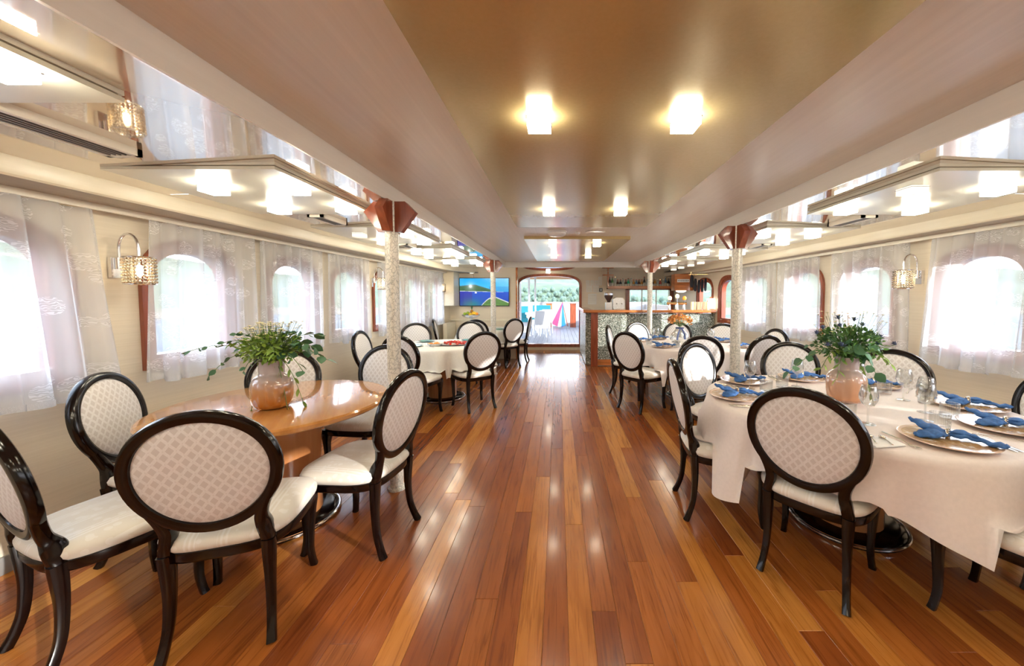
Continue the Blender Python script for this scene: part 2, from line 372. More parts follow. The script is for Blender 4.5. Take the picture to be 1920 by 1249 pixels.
XL = lambda y: lerp([(-3, -2.83), (1.9, -2.82), (3.2, -2.79), (4.4, -2.74), (5.6, -2.67), (6.6, -2.61), (7.5, -2.52), (9.7, -2.35)], y)
XR = lambda y: lerp([(-3, 3.43), (2, 3.42), (3, 3.39), (4, 3.36), (5, 3.32), (6, 3.28), (7, 3.22), (8, 3.13), (9.9, 3.06)], y)
FL = lambda y: lerp([(-3, -2.47), (1.9, -2.47), (3.9, -2.41), (4.9, -2.35), (5.8, -2.3), (7.2, -2.24), (7.7, -2.12), (8.25, -1.82)], y)
FR = lambda y: lerp([(-3, 3.11), (2.6, 3.107), (3.8, 3.09), (6.1, 3.04), (7.5, 2.95), (9.7, 2.8)], y)
YB = -3.0; YW = 9.67; YT = 8.25

# ------------------------------------------------------------------ floor
fl = MB().box(-3.2, 3.8, YB-.2, YW, -.06, -.0035).build('floor', 'gap', smooth=False); struct(fl, 'glossy reddish brown plank floor')
pw = .1075
lens = [1.4, 1.9, 2.4]
pm = {}
def plank_mesh(L, w_=pw-.0016, h=.006, mat='plank'):
    b = .0008; m_ = MB()
    m_.strip([[(-w_/2, -L/2, -h), (w_/2, -L/2, -h), (w_/2, L/2, -h), (-w_/2, L/2, -h)], [(-w_/2, -L/2, -b), (w_/2, -L/2, -b), (w_/2, L/2, -b), (-w_/2, L/2, -b)],
              [(-w_/2+b, -L/2+b, 0), (w_/2-b, -L/2+b, 0), (w_/2-b, L/2-b, 0), (-w_/2+b, L/2-b, 0)]])
    m_.f.append((8, 9, 10, 11)); return m_.mesh('plank', mat, False)
rows = int(6.3/pw); cnt = 0
for i in range(rows):
    x = -2.86+pw*(i+.5); y = .55-random.random()*1.2
    while y < YW-.02:
        L = random.choice([1.6, 2.0, 2.4, 2.9]); L = round(min(L, YW-.005-y), 2)
        if YW-.005-(y+L) < .5: L = round(YW-.005-y, 3)
        key = round(L, 3)
        if key not in pm: pm[key] = plank_mesh(L-.0016)
        if y+L > .7:
            put('plank', pm[key], fl, (x, y+L/2, 0)); cnt += 1
        y += L
print('planks', cnt)
MB().box(-2.9, 3.45, YB, .55, -.0035, -.0005).build('subfloor_board', 'plank', fl, False)

# ------------------------------------------------------------------ walls with arched windows
ZS, HA, HW = 1.50, .26, .30      # spring height, arch rise, half width of opening
def zarch(u, hw=HW, zs=ZS, ha=HA):
    q = min(1, abs(u)/hw); return zs+ha*(1-q**2.5)**(1/2.5)
WL = [-2.05, -1.1, -.15, .80, 1.75, 2.79, 3.80, 4.72, 5.60, 6.52, 7.40]
WR = [-1.85, -.9, .1, 1.04, 1.98, 2.92, 3.96, 4.91, 5.97, 6.88, 7.80]
def side_wall(side, X, wins, y_end):
    m_ = MB(); ys = []
    def quad(y0, y1, z0a, z0b, z1a, z1b):
        pts = [(X(y0), y0, z0a), (X(y1), y1, z0b), (X(y1), y1, z1b), (X(y0), y0, z1a)]
        m_.add(pts, [(0, 1, 2, 3) if side > 0 else (3, 2, 1, 0)])
    y = YB; zt = 2.1
    for c in wins+[None]:
        a = (c-HW) if c is not None else y_end
        k = max(1, int((a-y)/.3))
        for i in range(k): quad(y+(a-y)*i/k, y+(a-y)*(i+1)/k, 0, 0, zt, zt)
        if c is None: break
        K = 16
        for i in range(K):
            u0 = -HW+2*HW*i/K; u1 = -HW+2*HW*(i+1)/K
            quad(c+u0, c+u1, 0, 0, .97, .97); quad(c+u0, c+u1, zarch(u0), zarch(u1), zt, zt)
        y = c+HW
    o = m_.build('wall_left' if side < 0 else 'wall_right', 'wall', smooth=False)
    return struct(o, 'beige side wall of arched windows')
side_wall(-1, XL, WL, 8.26); side_wall(1, XR, WR, YW+.02)

def outline(hw, z0, zs, ha, n_=18):
    pts = [(-hw, z0), (hw, z0)]
    for i in range(n_+1):
        a = PI*i/n_; c, s_ = math.cos(a), math.sin(a)
        q = 2/2.5
        pts.append((hw*math.copysign(abs(c)**q, c), zs+ha*abs(s_)**q))
    return pts
o1 = outline(.362, .905, 1.50, .325); o2 = outline(.335, .93, 1.50, .298); o3 = outline(.30, .965, 1.5, .262); o4 = outline(.265, 1.0, 1.5, .226)
def ring3(o, y): return [(p[0], y, p[1]) for p in o]
wf = MB().strip([ring3(o1, 0), ring3(o1, .028), ring3(o2, .034), ring3(o3, .016), ring3(o3, .002), ring3(o4, -.006), ring3(o4, -.09)]).mesh('window_frame', 'redwood', True, 25)
wp = MB(); wp.add(ring3(o4, -.05), [tuple(range(len(o4)))]); wpm = wp.mesh('pane', 'pane', False)
k = 0
for side, X, wins in ((-1, XL, WL), (1, XR, WR)):
    for c in wins:
        k += 1
        sl = (X(c+.3)-X(c-.3))/.6
        rz = (-PI/2-math.atan(sl)) if side < 0 else (PI/2-math.atan(sl))
        w_ = put('window_%d' % k, wf, None, (X(c), c, 0), rz); struct(w_, 'arched window with a red mahogany frame')
        put('pane', wpm, w_)
        # portal light guides sky sampling through the opening
        ld = bpy.data.lights.new('portal', 'AREA'); ld.shape = 'RECTANGLE'; ld.size = .6; ld.size_y = .8; ld.cycles.is_portal = True
        lo = put('window_portal', ld, None, (X(c)+(-.11 if side < 0 else .11), c, 1.36), 0)
        lo.rotation_euler = (0, PI/2 if side > 0 else -PI/2, 0); lo['kind'] = 'helper'
NW = k

# TV wall, back wall, rear wall, door wall
def wallbox(name, x0, x1, y0, y1, z0, z1, mat='doorwall'):
    return struct(MB().box(x0, x1, y0, y1, z0, z1).build(name, mat, smooth=False), 'beige '+name.replace('_', ' '))
wallbox('wall_television', -2.6, -.93, YT, YT+.06, 0, 2.1)
wallbox('wall_passage', -1.62, -1.56, YT+.06, YW, 0, 2.1)
wallbox('wall_rear', -3.2, 3.8, YB-.1, YB, 0, 2.3)
struct(MB().box(-.965, -.925, YT-.02, YT+.07, 0, 2.09).build('trim_1', 'orangewood', smooth=False), 'orange wooden corner post beside the television wall')
DC, DH = -.245, .83     # door centre, half width
def darch(u, hw, zs, ha): q = min(1, abs(u)/hw); return zs+ha*(1-q**2.6)**(1/2.6)
def wall_hole(name, x0, x1, holes, y, zt=2.1, th=.12):
    """vertical wall in the XZ plane with holes (xa, xb, z0, topfunc)"""
    m_ = MB(); x = x0
    def q(xa, xb, za, zb, zc, zd):
        for yy, fl_ in ((y, 0), (y+th, 1)):
            m_.add([(xa, yy, za), (xb, yy, zb), (xb, yy, zd), (xa, yy, zc)], [(0, 1, 2, 3) if not fl_ else (3, 2, 1, 0)])
    for xa, xb, z0, tf in holes:
        q(x, xa, 0, 0, zt, zt); K = 24
        for i in range(K):
            a = xa+(xb-xa)*i/K; b_ = xa+(xb-xa)*(i+1)/K
            if z0 > 0: q(a, b_, 0, 0, z0, z0)
            q(a, b_, tf(a), tf(b_), zt, zt)
        x = xb
    q(x, x1, 0, 0, zt, zt)
    return m_.build(name, 'doorwall', smooth=False)
BX0, BX1 = 1.86, 2.98
struct(wall_hole('wall_bar', -1.7, 3.5, [(DC-DH, DC+DH, .11, lambda x: darch(x-DC, DH, 1.72, .28)), (BX0, BX1, .98, lambda x: 1.62)], YW), 'beige bulkhead behind the bar and door')
def dout(hw, z0, zs, ha):
    pts = [(DC-hw, z0), (DC+hw, z0)]
    for i in range(33):
        a = PI*i/32; c, s_ = math.cos(a), math.sin(a); q = 2/2.6
        pts.append((DC+hw*math.copysign(abs(c)**q, c), zs+ha*abs(s_)**q))
    return pts
d1 = dout(DH+.035, .075, 1.72, .315); d2 = dout(DH-.035, .16, 1.72, .245)
do = MB().strip([[(p[0], y, p[1]) for p in o] for o, y in ((d1, YW-.001), (d1, YW-.035), (d2, YW-.03), (d2, YW+.13))]).build('door_1', 'redwood', angle=25)
struct(do, 'open doorway to the aft deck with an arched mahogany frame')
MB().box(DC-DH-.1, DC+DH+.1, YW-.05, YW+.14, 0, .075).build('threshold', 'cornice', do, False)
ld = bpy.data.lights.new('portal', 'AREA'); ld.shape = 'RECTANGLE'; ld.size = 1.66; ld.size_y = 1.9; ld.cycles.is_portal = True
lo = put('door_portal', ld, None, (DC, YW+.2, 1.06)); lo.rotation_euler = (-PI/2, 0, 0); lo['kind'] = 'helper'
# bar window frame
bw = MB()
for x0, x1 in ((BX0-.07, BX0+.03), (BX1-.03, BX1+.07)): bw.box(x0, x1, YW-.04, YW+.1, .94, 1.66)
bw.box(BX0-.07, BX1+.07, YW-.04, YW+.1, .93, .99); bw.box(BX0-.07, BX1+.07, YW-.04, YW+.1, 1.6, 1.67)
bwo = struct(bw.build('window_%d' % (NW+1), 'redwood', smooth=False), 'wide serving window behind the bar')
for x in (2.23, 2.61): MB().box(x-.012, x+.012, YW+.02, YW+.05, .99, 1.6).build('mullion', 'white', bwo, False)
for xa, xb in ((BX0+.03, 2.218), (2.242, 2.598), (2.622, BX1-.03)): MB().box(xa, xb, YW+.03, YW+.034, .99, 1.6).build('pane', 'pane', bwo, False)

# baseboards
bb = MB(); k = 22
for X, sg, nm, ye in ((XL, 1, 'baseboard_left', 8.25), (XR, -1, 'baseboard_right', 9.66)):
    path = [(X(YB+(ye-YB)*i/k)+sg*.012, YB+(ye-YB)*i/k, .045) for i in range(k+1)]
    struct(MB().sweep(path, .045, .012, (0, 0, 1), 8).build(nm, 'greyplastic'), 'thin grey baseboard')

# ------------------------------------------------------------------ ceiling
ZC, ZSD, ZF = 2.19, 2.078, 2.042
XCL, XCR = -1.18, 1.69
cei = struct(MB().box(-3.2, 3.8, YB-.1, YW+.1, 2.3, 2.34).build('ceiling', 'ceil', smooth=False), 'ceiling of the saloon')
seams = [YB, .0, 2.95, 5.9, 8.1]
for a, b_ in zip(seams, seams[1:]):
    MB().box(XCL, XCR, a+.001, b_-.001, ZC, ZC+.03).build('panel', 'ceil', cei, False)
def side_ceiling(X, F, ya, yb, mat='gloss', nseg=8):
    m_ = MB(); ps = [ya+(yb-ya)*i/nseg for i in range(nseg+1)]
    lo_ = [(X, y, ZSD) for y in ps]; hi = [(F(y), y, ZF) for y in ps]
    m_.strip([lo_, hi] if X < 0 else [hi, lo_], False)
    return m_.build('panel', mat, cei, False)
for a, b_ in ((YB, -.35), (-.35, 2.3), (2.3, 4.95), (4.95, 8.1)):
    side_ceiling(XCL, FL, a+.001, b_-.001); side_ceiling(XCR, FR, a+.001, b_-.001)
MB().add([(-1.9, 8.1, ZSD-.006), (3.2, 8.1, ZSD-.006), (3.2, YW, ZSD-.006), (-1.9, YW, ZSD-.006)], [(3, 2, 1, 0)]).build('panel', 'gloss', cei, False)
MB().add([(FL(8.1), 8.1, ZF), (FL(8.1)-.6, 8.1, ZF), (-2.5, YT, ZF), (FL(8.2), YT, ZF)], [(0, 1, 2, 3)]).build('panel', 'gloss', cei, False)
# step faces around the raised centre
st = MB(); st.box(XCL-.012, XCL, YB, 8.1, ZSD-.002, ZC+.02); st.box(XCR, XCR+.012, YB, 8.1, ZSD-.002, ZC+.02)
struct(st.build('trim_2', 'step', smooth=False), 'pale vertical step along both sides of the raised ceiling')
struct(MB().box(XCL-.012, XCR+.012, 8.1, 8.13, ZSD-.008, ZC+.02).build('trim_3', 'step', smooth=False), 'pale header across the end of the raised ceiling')
# cornice, soffit and curtain rail on both sides
def cornice(side, X, F, yend, nms):
    ys = [YB+(yend-YB)*i/40 for i in range(41)]; s_ = 1 if side < 0 else -1
    pf = [(0, ZF+.01), (0, 1.975), (-.004*s_, 1.960), (-.015*s_, 1.951)]
    m_ = MB(); m_.strip([[(F(y)+dx, y, z) for y in ys] for dx, z in pf], False); struct(m_.build(nms[0], 'cornice', angle=20), 'cream cornice fascia above the windows')
    m_ = MB(); m_.strip([[(F(y)-.015*s_, y, 1.951) for y in ys], [(X(y), y, 1.951) for y in ys]], False); struct(m_.build(nms[1], 'soffit', smooth=False), 'soffit above the curtains, shade toned into its colour')
    path = [(X(y)+s_*.095, y, 1.933) for y in ys]
    struct(MB().sweep(path, .018, .012, (0, 0, 1), 4, False, 40).build(nms[2], 'rail', smooth=False), 'curtain rail cover strip')
cornice(-1, XL, FL, 8.25, ('trim_4', 'trim_5', 'trim_6')); cornice(1, XR, FR, YW, ('trim_7', 'trim_8', 'trim_9'))

# ------------------------------------------------------------------ hanging ceiling panels with cube lamps
def slab(name, x0, x1, y0, y1, z, label, two=True, mat='hangp'):
    t = thing(name, label, 'ceiling panel', ((x0+x1)/2, (y0+y1)/2, z)); hx, hy = (x1-x0)/2, (y1-y0)/2
    if two:
        MB().box(-hx, hx, -hy, hy, 0, .015).build('lower_board', mat, t, False)
        MB().box(-hx+.01, hx-.01, -hy+.01, hy-.01, .015, .021).build('shadow_gap', 'soffit', t, False)
        MB().box(-hx, hx, -hy, hy, .021, .038).build('board_reflection', mat, t, False)  # second slab models the board's mirror image in the glossy ceiling
    else: MB().box(-hx, hx, -hy, hy, 0, ZC-z+.0).build('lower_board', mat, t, False)
    return t
slab('ceiling_panel', -.444, .931, .90, 3.93, 2.152, 'near large champagne panel fixed under the raised ceiling', False, 'gold')
slab('ceiling_panel', -.444, .931, 4.72, 7.55, 2.152, 'far champagne panel fixed under the raised ceiling, nearer the door', False, 'gold')
ZP = 2.035; KS = 1.076
slab('ceiling_panel', -.444, .931, -2.6, .45, 2.152, 'added unseen champagne panel on the raised ceiling behind the viewer', False, 'gold')  # out of view, added along with the fill lamps
PLY = [(a*KS, b_*KS) for a, b_ in [(.25, 1.13), (1.70, 2.60), (3.08, 4.0), (4.4, 5.3), (5.68, 6.55)]]
REAR_FILL = [(-1.1, -.2), (-2.5, -1.6)]  # unseen boards added to carry fill lamps for the camera side
PRY = [(a*KS, b_*KS) for a, b_ in [(.35, 1.2), (1.72, 2.62), (3.12, 4.02), (4.45, 5.35), (5.75, 6.6), (6.85, 7.4)]]
nth = ['nearest', 'second', 'third', 'fourth', 'fifth', 'sixth', 'rearmost']
for i, (a, b_) in enumerate(PLY): slab('ceiling_panel', -2.30+.03*i, -1.415+.01*i, a, b_, ZP, 'cream board and its modelled reflection hanging over the left tables, %s from the viewer' % nth[i])
for i, (a, b_) in enumerate(PRY): slab('ceiling_panel', 1.91, 2.82-.025*i, a, b_, ZP, 'cream board and its modelled reflection hanging over the right tables, %s from the viewer' % nth[i])
def lamp(label, lit=True):
    t = thing('ceiling_lamp', label, 'ceiling lamp')
    MB().box(-.03, .03, -.03, .03, -.012, 0).build('mount', 'chrome', t, False)
    gc = MB().box(-.048, .048, -.048, .048, -.048, -.010).build('glass_cube', 'lampglass' if lit else 'lampoff', t, False)
    MB().box(-.052, .052, -.052, .052, -.020, -.017).build('chrome_band', 'chrome', gc, False)
    return t
LON = lamp('x'); LOFF = lamp('x', False); used = [False, False]
def put_lamp(x, y, z, label, group, lit=True):
    src = LON if lit else LOFF; k = 0 if lit else 1
    if not used[k]: used[k] = True; src.location = (x, y, z); src['label'] = label; src['group'] = group; return
    dup(src, (x, y, z), 0, label, group)
near = ['front', 'rear']
for sx, cx_ in (('left', -1.72), ('right', 2.2)):
    for k_, (a, b_) in enumerate(REAR_FILL):
        slab('ceiling_panel', cx_-.42, cx_+.42, a, b_, ZP, 'added unseen cream board with modelled reflection behind the viewer on the %s, %s one' % (sx, ('nearer', 'rearmost')[k_]))
        for x in (-.22, .22):
            for y in (-.22, .22): put_lamp(cx_+x, (a+b_)/2+y, ZP, 'added unseen glass cube fill lamp behind the viewer', 'added fill lamps behind the viewer')  # fill lamps out of view, added to brighten the room
for i, (a, b_) in enumerate(PLY):
    for r, y in enumerate(((a+b_)/2-.24, (a+b_)/2+.24)):
        for x, s_ in ((-1.937, 'left'), (-1.474, 'right')):
            lit = not (i == 2 and r == 0 and s_ == 'left')
            put_lamp(x, y, ZP, '%s cube lamp, %s %s under the %s left hanging board' % ('lit' if lit else 'unlit', near[r], s_, nth[i]), 'cube lamps under the left hanging boards', lit)
for i, (a, b_) in enumerate(PRY):
    for r, y in enumerate(((a+b_)/2-.24, (a+b_)/2+.24)):
        for x, s_ in ((2.012, 'left'), (2.50, 'right')):
            lit = not ((i == 1 and r == 0 and s_ == 'left') or i == 5 or (i == 4 and s_ == 'right'))
            put_lamp(x, y, ZP, '%s cube lamp, %s %s under the %s right hanging board' % ('lit' if lit else 'unlit', near[r], s_, nth[i]), 'cube lamps under the right hanging boards', lit)
for y, nm in ((-.2, 'added fill pair behind viewer'), (-1.8, 'added fill pair, rear wall'), (1.55, 'nearest pair'), (3.13, 'second pair'), (5.02, 'third pair'), (6.5, 'farthest pair')):  # first two pairs are unseen, added as fill light
    for x, s_ in ((-.08, 'left'), (.53, 'right')):
        put_lamp(x, y, 2.152, 'lit cube lamp on the central ceiling, %s one of the %s' % (s_, nm), 'cube lamps down the central ceiling')
put_lamp(-.26, 9.3, ZSD-.006, 'lit glass cube lamp just above the door arch', 'cube lamps down the central ceiling')

# ceiling fittings
t = thing('smoke_detector', 'round white dome fitting on the ceiling between the two champagne panels', 'detector', (-.02, 4.4, ZC))
MB().lathe([(.11, 0), (.11, -.03), (.09, -.05), (.04, -.058), (0, -.06)]).build('dome', 'white', t)
MB().lathe([(.12, 0), (.12, -.008), (.105, -.01)]).build('base_ring', 'white', t)
t = thing('ceiling_vent', 'flat round white vent ring on the ceiling right of the dome', 'vent', (.44, 4.4, ZC))
MB().lathe([(.12, 0), (.12, -.008), (.1, -.012), (.085, -.004), (0, -.004)]).build('vent_ring', 'step', t)
t = thing('ceiling_sensor', 'tiny white sensor between the dome and the round vent', 'sensor', (.235, 4.42, ZC))
MB().lathe([(.03, 0), (.028, -.02), (.015, -.03), (0, -.032)]).build('sensor_body', 'white', t)
def grille(x, y0, y1, w_, label):
    t = thing('air_vent', label, 'vent', (x, (y0+y1)/2, ZF+.003)); h = (y1-y0)/2
    fr = MB(); fr.box(-w_, -w_+.02, -h, h, -.018, .03); fr.box(w_-.02, w_, -h, h, -.018, .03); fr.box(-w_, w_, -h, -h+.02, -.018, .03); fr.box(-w_, w_, h-.02, h, -.018, .03)
    fr.build('frame', 'rail', t, False)
    for i in range(5):
        x_ = -w_+.028+i*(2*w_-.056)/4; MB().box(x_-.003, x_+.003, -h+.02, h-.02, -.016, 0).build('slat', 'greyplastic', t, False)
    MB().box(-w_+.02, w_-.02, -h+.02, h-.02, -.004, -.001).build('backing', 'black', t, False)
grille(-1.94, 1.16, 1.66, .075, 'slatted air vent in the left ceiling between the nearest two boards')
grille(-1.9, 2.86, 3.2, .06, 'slatted air vent in the left ceiling behind the second board')
grille(-1.86, 4.36, 4.66, .06, 'slatted air vent in the left ceiling behind the third board')
grille(2.45, 2.88, 3.26, .06, 'slatted air vent in the right ceiling behind the second board')
grille(2.5, 4.38, 4.7, .06, 'slatted air vent in the right ceiling behind the third board')

# ------------------------------------------------------------------ pillars
def pillar(x, y, label):
    t = thing('pillar', label, 'pillar', (x, y, 0))
    MB().lathe([(.062, 0), (.062, .015), (.046, .02), (.046, 2.076)], seg=28).build('shaft', 'pillar', t)
    br = [(.0, 1.86), (.05, 1.86), (.15, 2.0), (.08, 2.072), (0, 2.072)]
    for k_, (ax, sg) in enumerate(((1, 1), (1, -1), (0, 1), (0, -1))):
        pts = [(.03*sg+p[0]*sg, p[1]) for p in br]
        if sg < 0: pts.reverse()
        MB().prism(pts, -.028, .028, ax).build('bracket', 'redwood', t, False)
PIL = [(-1.185, 2.60, 'embossed silver white pillar beside the near left wooden table'), (-1.185, 6.6, 'far left embossed pillar in front of the television'),
       (1.70, 3.47, 'embossed pillar between the two right hand tables'), (1.70, 6.75, 'far right embossed pillar in front of the bar')]
for p in PIL: pillar(*p)

# ------------------------------------------------------------------ curtains
def curtain(side, y0, y1, seed, label, hem=.82, flare0=0, flare1=0, gather=6.5):
    y0, y1 = [y_*.976 if y_ > 1 else y_ for y_ in (y0, y1)]
    X = XL if side < 0 else XR; s_ = 1 if side < 0 else -1
    rnd = random.Random(seed); L = y1-y0; nx = max(24, int(L/.014)); nz = 14
    ph = [rnd.random()*6.28 for _ in range(4)]; hs = [rnd.uniform(-.02, .02) for _ in range(8)]
    vs = []; uvs = []
    for j in range(nz+1):
        t = j/nz; z = 1.913-(1.913-hem)*t
        for i in range(nx+1):
            u = i/nx; y = y0+L*u+t*(flare1*u-flare0*(1-u))
            a = u*L*gather*2*PI/1.0
            f = .026*math.sin(a+ph[0]+.6*t)+.018*math.sin(a*1.73+ph[1])+.008*math.sin(a*.41+ph[2]+t)
            y += .021*math.sin(a*1.3+ph[3])*(.5+.5*t)
            hz = z+(hs[int(u*7.99)]*t)
            vs.append((X(y)+s_*(.094+f*(.7+.3*t)), y, hz)); uvs.append((u*L*1.3, z))
    fs = [(j*(nx+1)+i, j*(nx+1)+i+1, (j+1)*(nx+1)+i+1, (j+1)*(nx+1)+i) for j in range(nz) for i in range(nx)]
    m_ = MB(); m_.add(vs, fs); me = m_.mesh('curtain', 'voile', True, 180)
    uv = me.uv_layers.new(name='UVMap')
    for l in me.loops: uv.data[l.index].uv = uvs[l.vertex_index]
    cu = tag(put('curtain', me), label, 'curtain', 'sheer curtains along the %s wall' % ('left' if side < 0 else 'right'))
    hb = MB(); k_ = nz*(nx+1); lo_ = [(v[0]+s_*.004, v[1], v[2]) for v in vs[k_:k_+nx+1]]; hb.strip([[(p[0], p[1], p[2]+.035) for p in lo_], lo_], False)
    for e_ in (0, nx-1):
        i0 = 0 if e_ == 0 else nx-1
        hb.strip([[(vs[j*(nx+1)+i0+q][0]+s_*.005, vs[j*(nx+1)+i0+q][1], vs[j*(nx+1)+i0+q][2]) for j in range(nz+1)] for q in (0, 1)], False)
    hm = hb.mesh('hem', 'voile', True, 180); hm.uv_layers.new(name='UVMap'); put('hem', hm, cu)
curtain(-1, -2.6, .98, 1, 'sheer white curtain at the left edge, nearest the viewer', .80)
curtain(-1, 1.0, 2.20, 2, 'sheer curtain left of the nearest crystal wall lamp', .815, 0, .10)
curtain(-1, 2.48, 3.34, 3, 'sheer curtain right of the nearest left wall lamp, half over a mahogany frame', .835, .04, 0)
curtain(-1, 3.36, 4.20, 4, 'sheer curtain behind the wooden table bouquet', .85)
curtain(-1, 4.36, 5.14, 5, 'sheer curtain between the bouquet and the near left pillar', .85, 0, .02)
curtain(-1, 5.40, 6.55, 6, 'sheer curtain just right of the near left pillar', .85)
curtain(-1, 6.57, 7.80, 7, 'sheer curtain at the far end of the left wall', .86, 0, .0)
curtain(1, -2.6, 1.2, 8, 'sheer curtain on the right wall beside the viewer', .82)
curtain(1, 1.22, 3.30, 9, 'wide sheer curtain at the right edge of the view', .82, 0, .08)
curtain(1, 3.50, 4.46, 10, 'sheer curtain left of the right hand crystal wall lamp', .84, .02, 0)
curtain(1, 4.66, 5.5, 11, 'sheer curtain beside the exposed mahogany frame on the right wall', .84)
curtain(1, 5.52, 6.40, 12, 'sheer curtain on the right wall just past the right pillar', .84)

# ------------------------------------------------------------------ wall lamps
def sconce(label, loc, rz, lit=True):
    """local +y points away from the wall"""
    t = thing('wall_lamp', label, 'wall lamp', loc, rz, 'crystal wall lamps')
    MB().box(-.028, .028, 0, .022, -.045, .08).build('wall_plate', 'chrome', t, False)
    MB().lathe([(.018, -.02), (.018, .05)], (0, .04, .03), 16).build('socket', 'chrome', t)
    pth = [(0, .04, .06)]+[(0, .1025-.0625*math.cos(a*PI/10), .14+.09*math.sin(a*PI/10)) for a in range(11)]+[(0, .165, .09)]
    MB().tube(pth, .0075, 10).build('arm', 'chrome', t)
    for z in (-.085, .082):
        rg = MB().tube([(.07*math.cos(a*PI/16), .165+.07*math.sin(a*PI/16), z) for a in range(32)], .005, 6, True).build('shade_ring', 'chrome', t)
    MB().box(-.07, .07, .162, .168, .080, .084).build('shade_crossbar', 'chrome', t, False)
    cb = MB()
    for r_ in range(8):
        for a in range(22):
            cb.blob((.07*math.cos(a*PI/11), .165+.07*math.sin(a*PI/11), -.072+r_*.0205), (.0095, .0095, .0095), 6, 4)
    tag(cb.build('crystal_beads', 'crystal', rg), kind='stuff')
    MB().blob((0, .165, 0), (.016, .016, .04), 12, 8).build('bulb', 'bulb', t)
    return t
def wall_rz(side): return -PI/2 if side < 0 else PI/2
sconce('crystal bead wall lamp on the near left wall before a mahogany frame', (XL(2.30)+.002, 2.30, 1.57), -PI/2)
sconce('crystal bead wall lamp behind the near left pillar', (XL(5.24)+.002, 5.24, 1.60), -PI/2)
sconce('crystal bead wall lamp on the right wall between two curtains', (XR(3.39)-.002, 3.39, 1.57), PI/2)

# ------------------------------------------------------------------ chairs
def smooth(pts, k_=4):
    out = []; P_ = [Vector(p) for p in pts]; n_ = len(P_)
    for i in range(n_-1):
        a, b_, c, d = P_[max(i-1, 0)], P_[i], P_[i+1], P_[min(i+2, n_-1)]
        for j in range(k_):
            t_ = j/k_; out.append(.5*((2*b_)+(c-a)*t_+(2*a-5*b_+4*c-d)*t_*t_+(3*b_-a-3*c+d)*t_**3))
    return out+[P_[-1]]
def spath(pts, ws, k_=4):
    q = smooth([(w_, 0, 0) for w_ in ws], k_); return smooth(pts, k_), [v.x for v in q]
def chair_meshes():
    D = {}
    tl = math.radians(11)
    def bp(u, v, off=0): return (u, -.212-v*math.sin(tl)+off*math.cos(tl), .455+v*math.cos(tl)+off*math.sin(tl))
    RC, RW, RH = .292, .226, .232
    def el(a, k=0): return ((RW+k)*math.cos(a)*(1+.05*math.sin(a)), RC+(RH+k)*math.sin(a))
    nrm = (0, math.cos(tl), math.sin(tl))
    fr = MB(); K = 56
    fr.sweep([bp(*el(2*PI*i/K)) for i in range(K)], .021, .022, nrm, 12, True, 3.2)
    for s_ in (1, -1):
        pp = smooth([(.196, .196, 0), (.181, .156, 0), (.163, .115, .001), (.151, .075, .004), (.149, .045, .010), (.154, .012, .013), (.161, -.025, .006), (.1645, -.065, 0)], 4)
        K2 = len(pp); ww = [.0205+.013*math.exp(-((i/(K2-1)-.72)/.17)**2) for i in range(K2)]; dd = [.014+.0095*min(1, i/(K2-1)*2.2) for i in range(K2)]
        fr.sweep([bp(s_*p[0], p[1], p[2]) for p in pp], ww, dd, nrm, 12, False, 3.2)
    D['back_frame'] = fr.mesh('back_frame', 'mahogany', True, 50)
    pn = MB(); rings = []
    for k_, off in ((-.018, -.008), (-.03, -.014), (-.08, -.018), (-.16, -.020)): rings.append([bp(*el(2*PI*i/K, k_), off) for i in range(K)])
    a_ = list(reversed(rings)); b_ = [[bp(*el(2*PI*i/K, k_), off) for i in range(K)] for k_, off in ((-.018, .008), (-.03, .016), (-.08, .022), (-.16, .026))]
    pn.strip(a_+b_); n_ = len(pn.v); pn.f.append(tuple(range(K-1, -1, -1))); pn.f.append(tuple(range(n_-K, n_)))
    D['back_panel'] = pn.mesh('back_panel', 'fabback', True, 60)
    def seat_out(k_=0, n_=44):
        pts = []
        for i in range(n_):
            a = 2*PI*i/n_; c, s_ = math.cos(a), math.sin(a); q = 2/3.6
            y = (.232+k_)*math.copysign(abs(s_)**q, s_); w_ = (.236+k_)+.018*(y/.232)
            pts.append((w_*math.copysign(abs(c)**q, c), y+.005))
        return pts
    sf = MB(); A = [[(p[0], p[1], z) for p in seat_out(k_)] for k_, z in ((-.012, .372), (-.004, .375), (0, .385), (0, .415), (-.006, .42))]
    sf.strip(A); n_ = len(A[0]); sf.f.append(tuple(range(n_-1, -1, -1))); sf.f.append(tuple(range(4*n_, 5*n_)))
    D['seat_frame'] = sf.mesh('seat_frame', 'mahogany', True, 50)
    cs = MB(); A = [[(p[0], p[1], z) for p in seat_out(k_)] for k_, z in ((-.004, .418), (.006, .43), (.008, .445), (-.002, .466), (-.03, .480), (-.09, .488), (-.16, .491))]
    cs.strip(A); cs.f.append(tuple(range(6*n_, 7*n_))); D['seat'] = cs.mesh('seat', 'fabseat', True, 60)
    for s_ in (1, -1):
        pt, w1 = spath([(s_*.165, -.203, .415), (s_*.163, -.198, .34), (s_*.163, -.196, .24), (s_*.166, -.205, .13), (s_*.172, -.228, .05), (s_*.178, -.25, 0)], [.024, .022, .018, .016, .0155, .017])
        rl = MB(); rl.sweep(pt, w1, [x*1.06 for x in w1], (1, 0, 0), 12, False, 4)
        D['rear%d' % s_] = rl.mesh('leg', 'mahogany', True, 50)
        pt, w1 = spath([(s_*.198, .185, .41), (s_*.200, .187, .36), (s_*.200, .190, .30), (s_*.196, .188, .2), (s_*.194, .186, .1), (s_*.200, .194, .03), (s_*.204, .2, 0)], [.032, .031, .022, .018, .016, .0155, .0165])
        f_ = MB(); f_.sweep(pt, w1, w1, (1, 0, 0), 12, False, 4)
        D['front%d' % s_] = f_.mesh('leg', 'mahogany', True, 50)
    return D
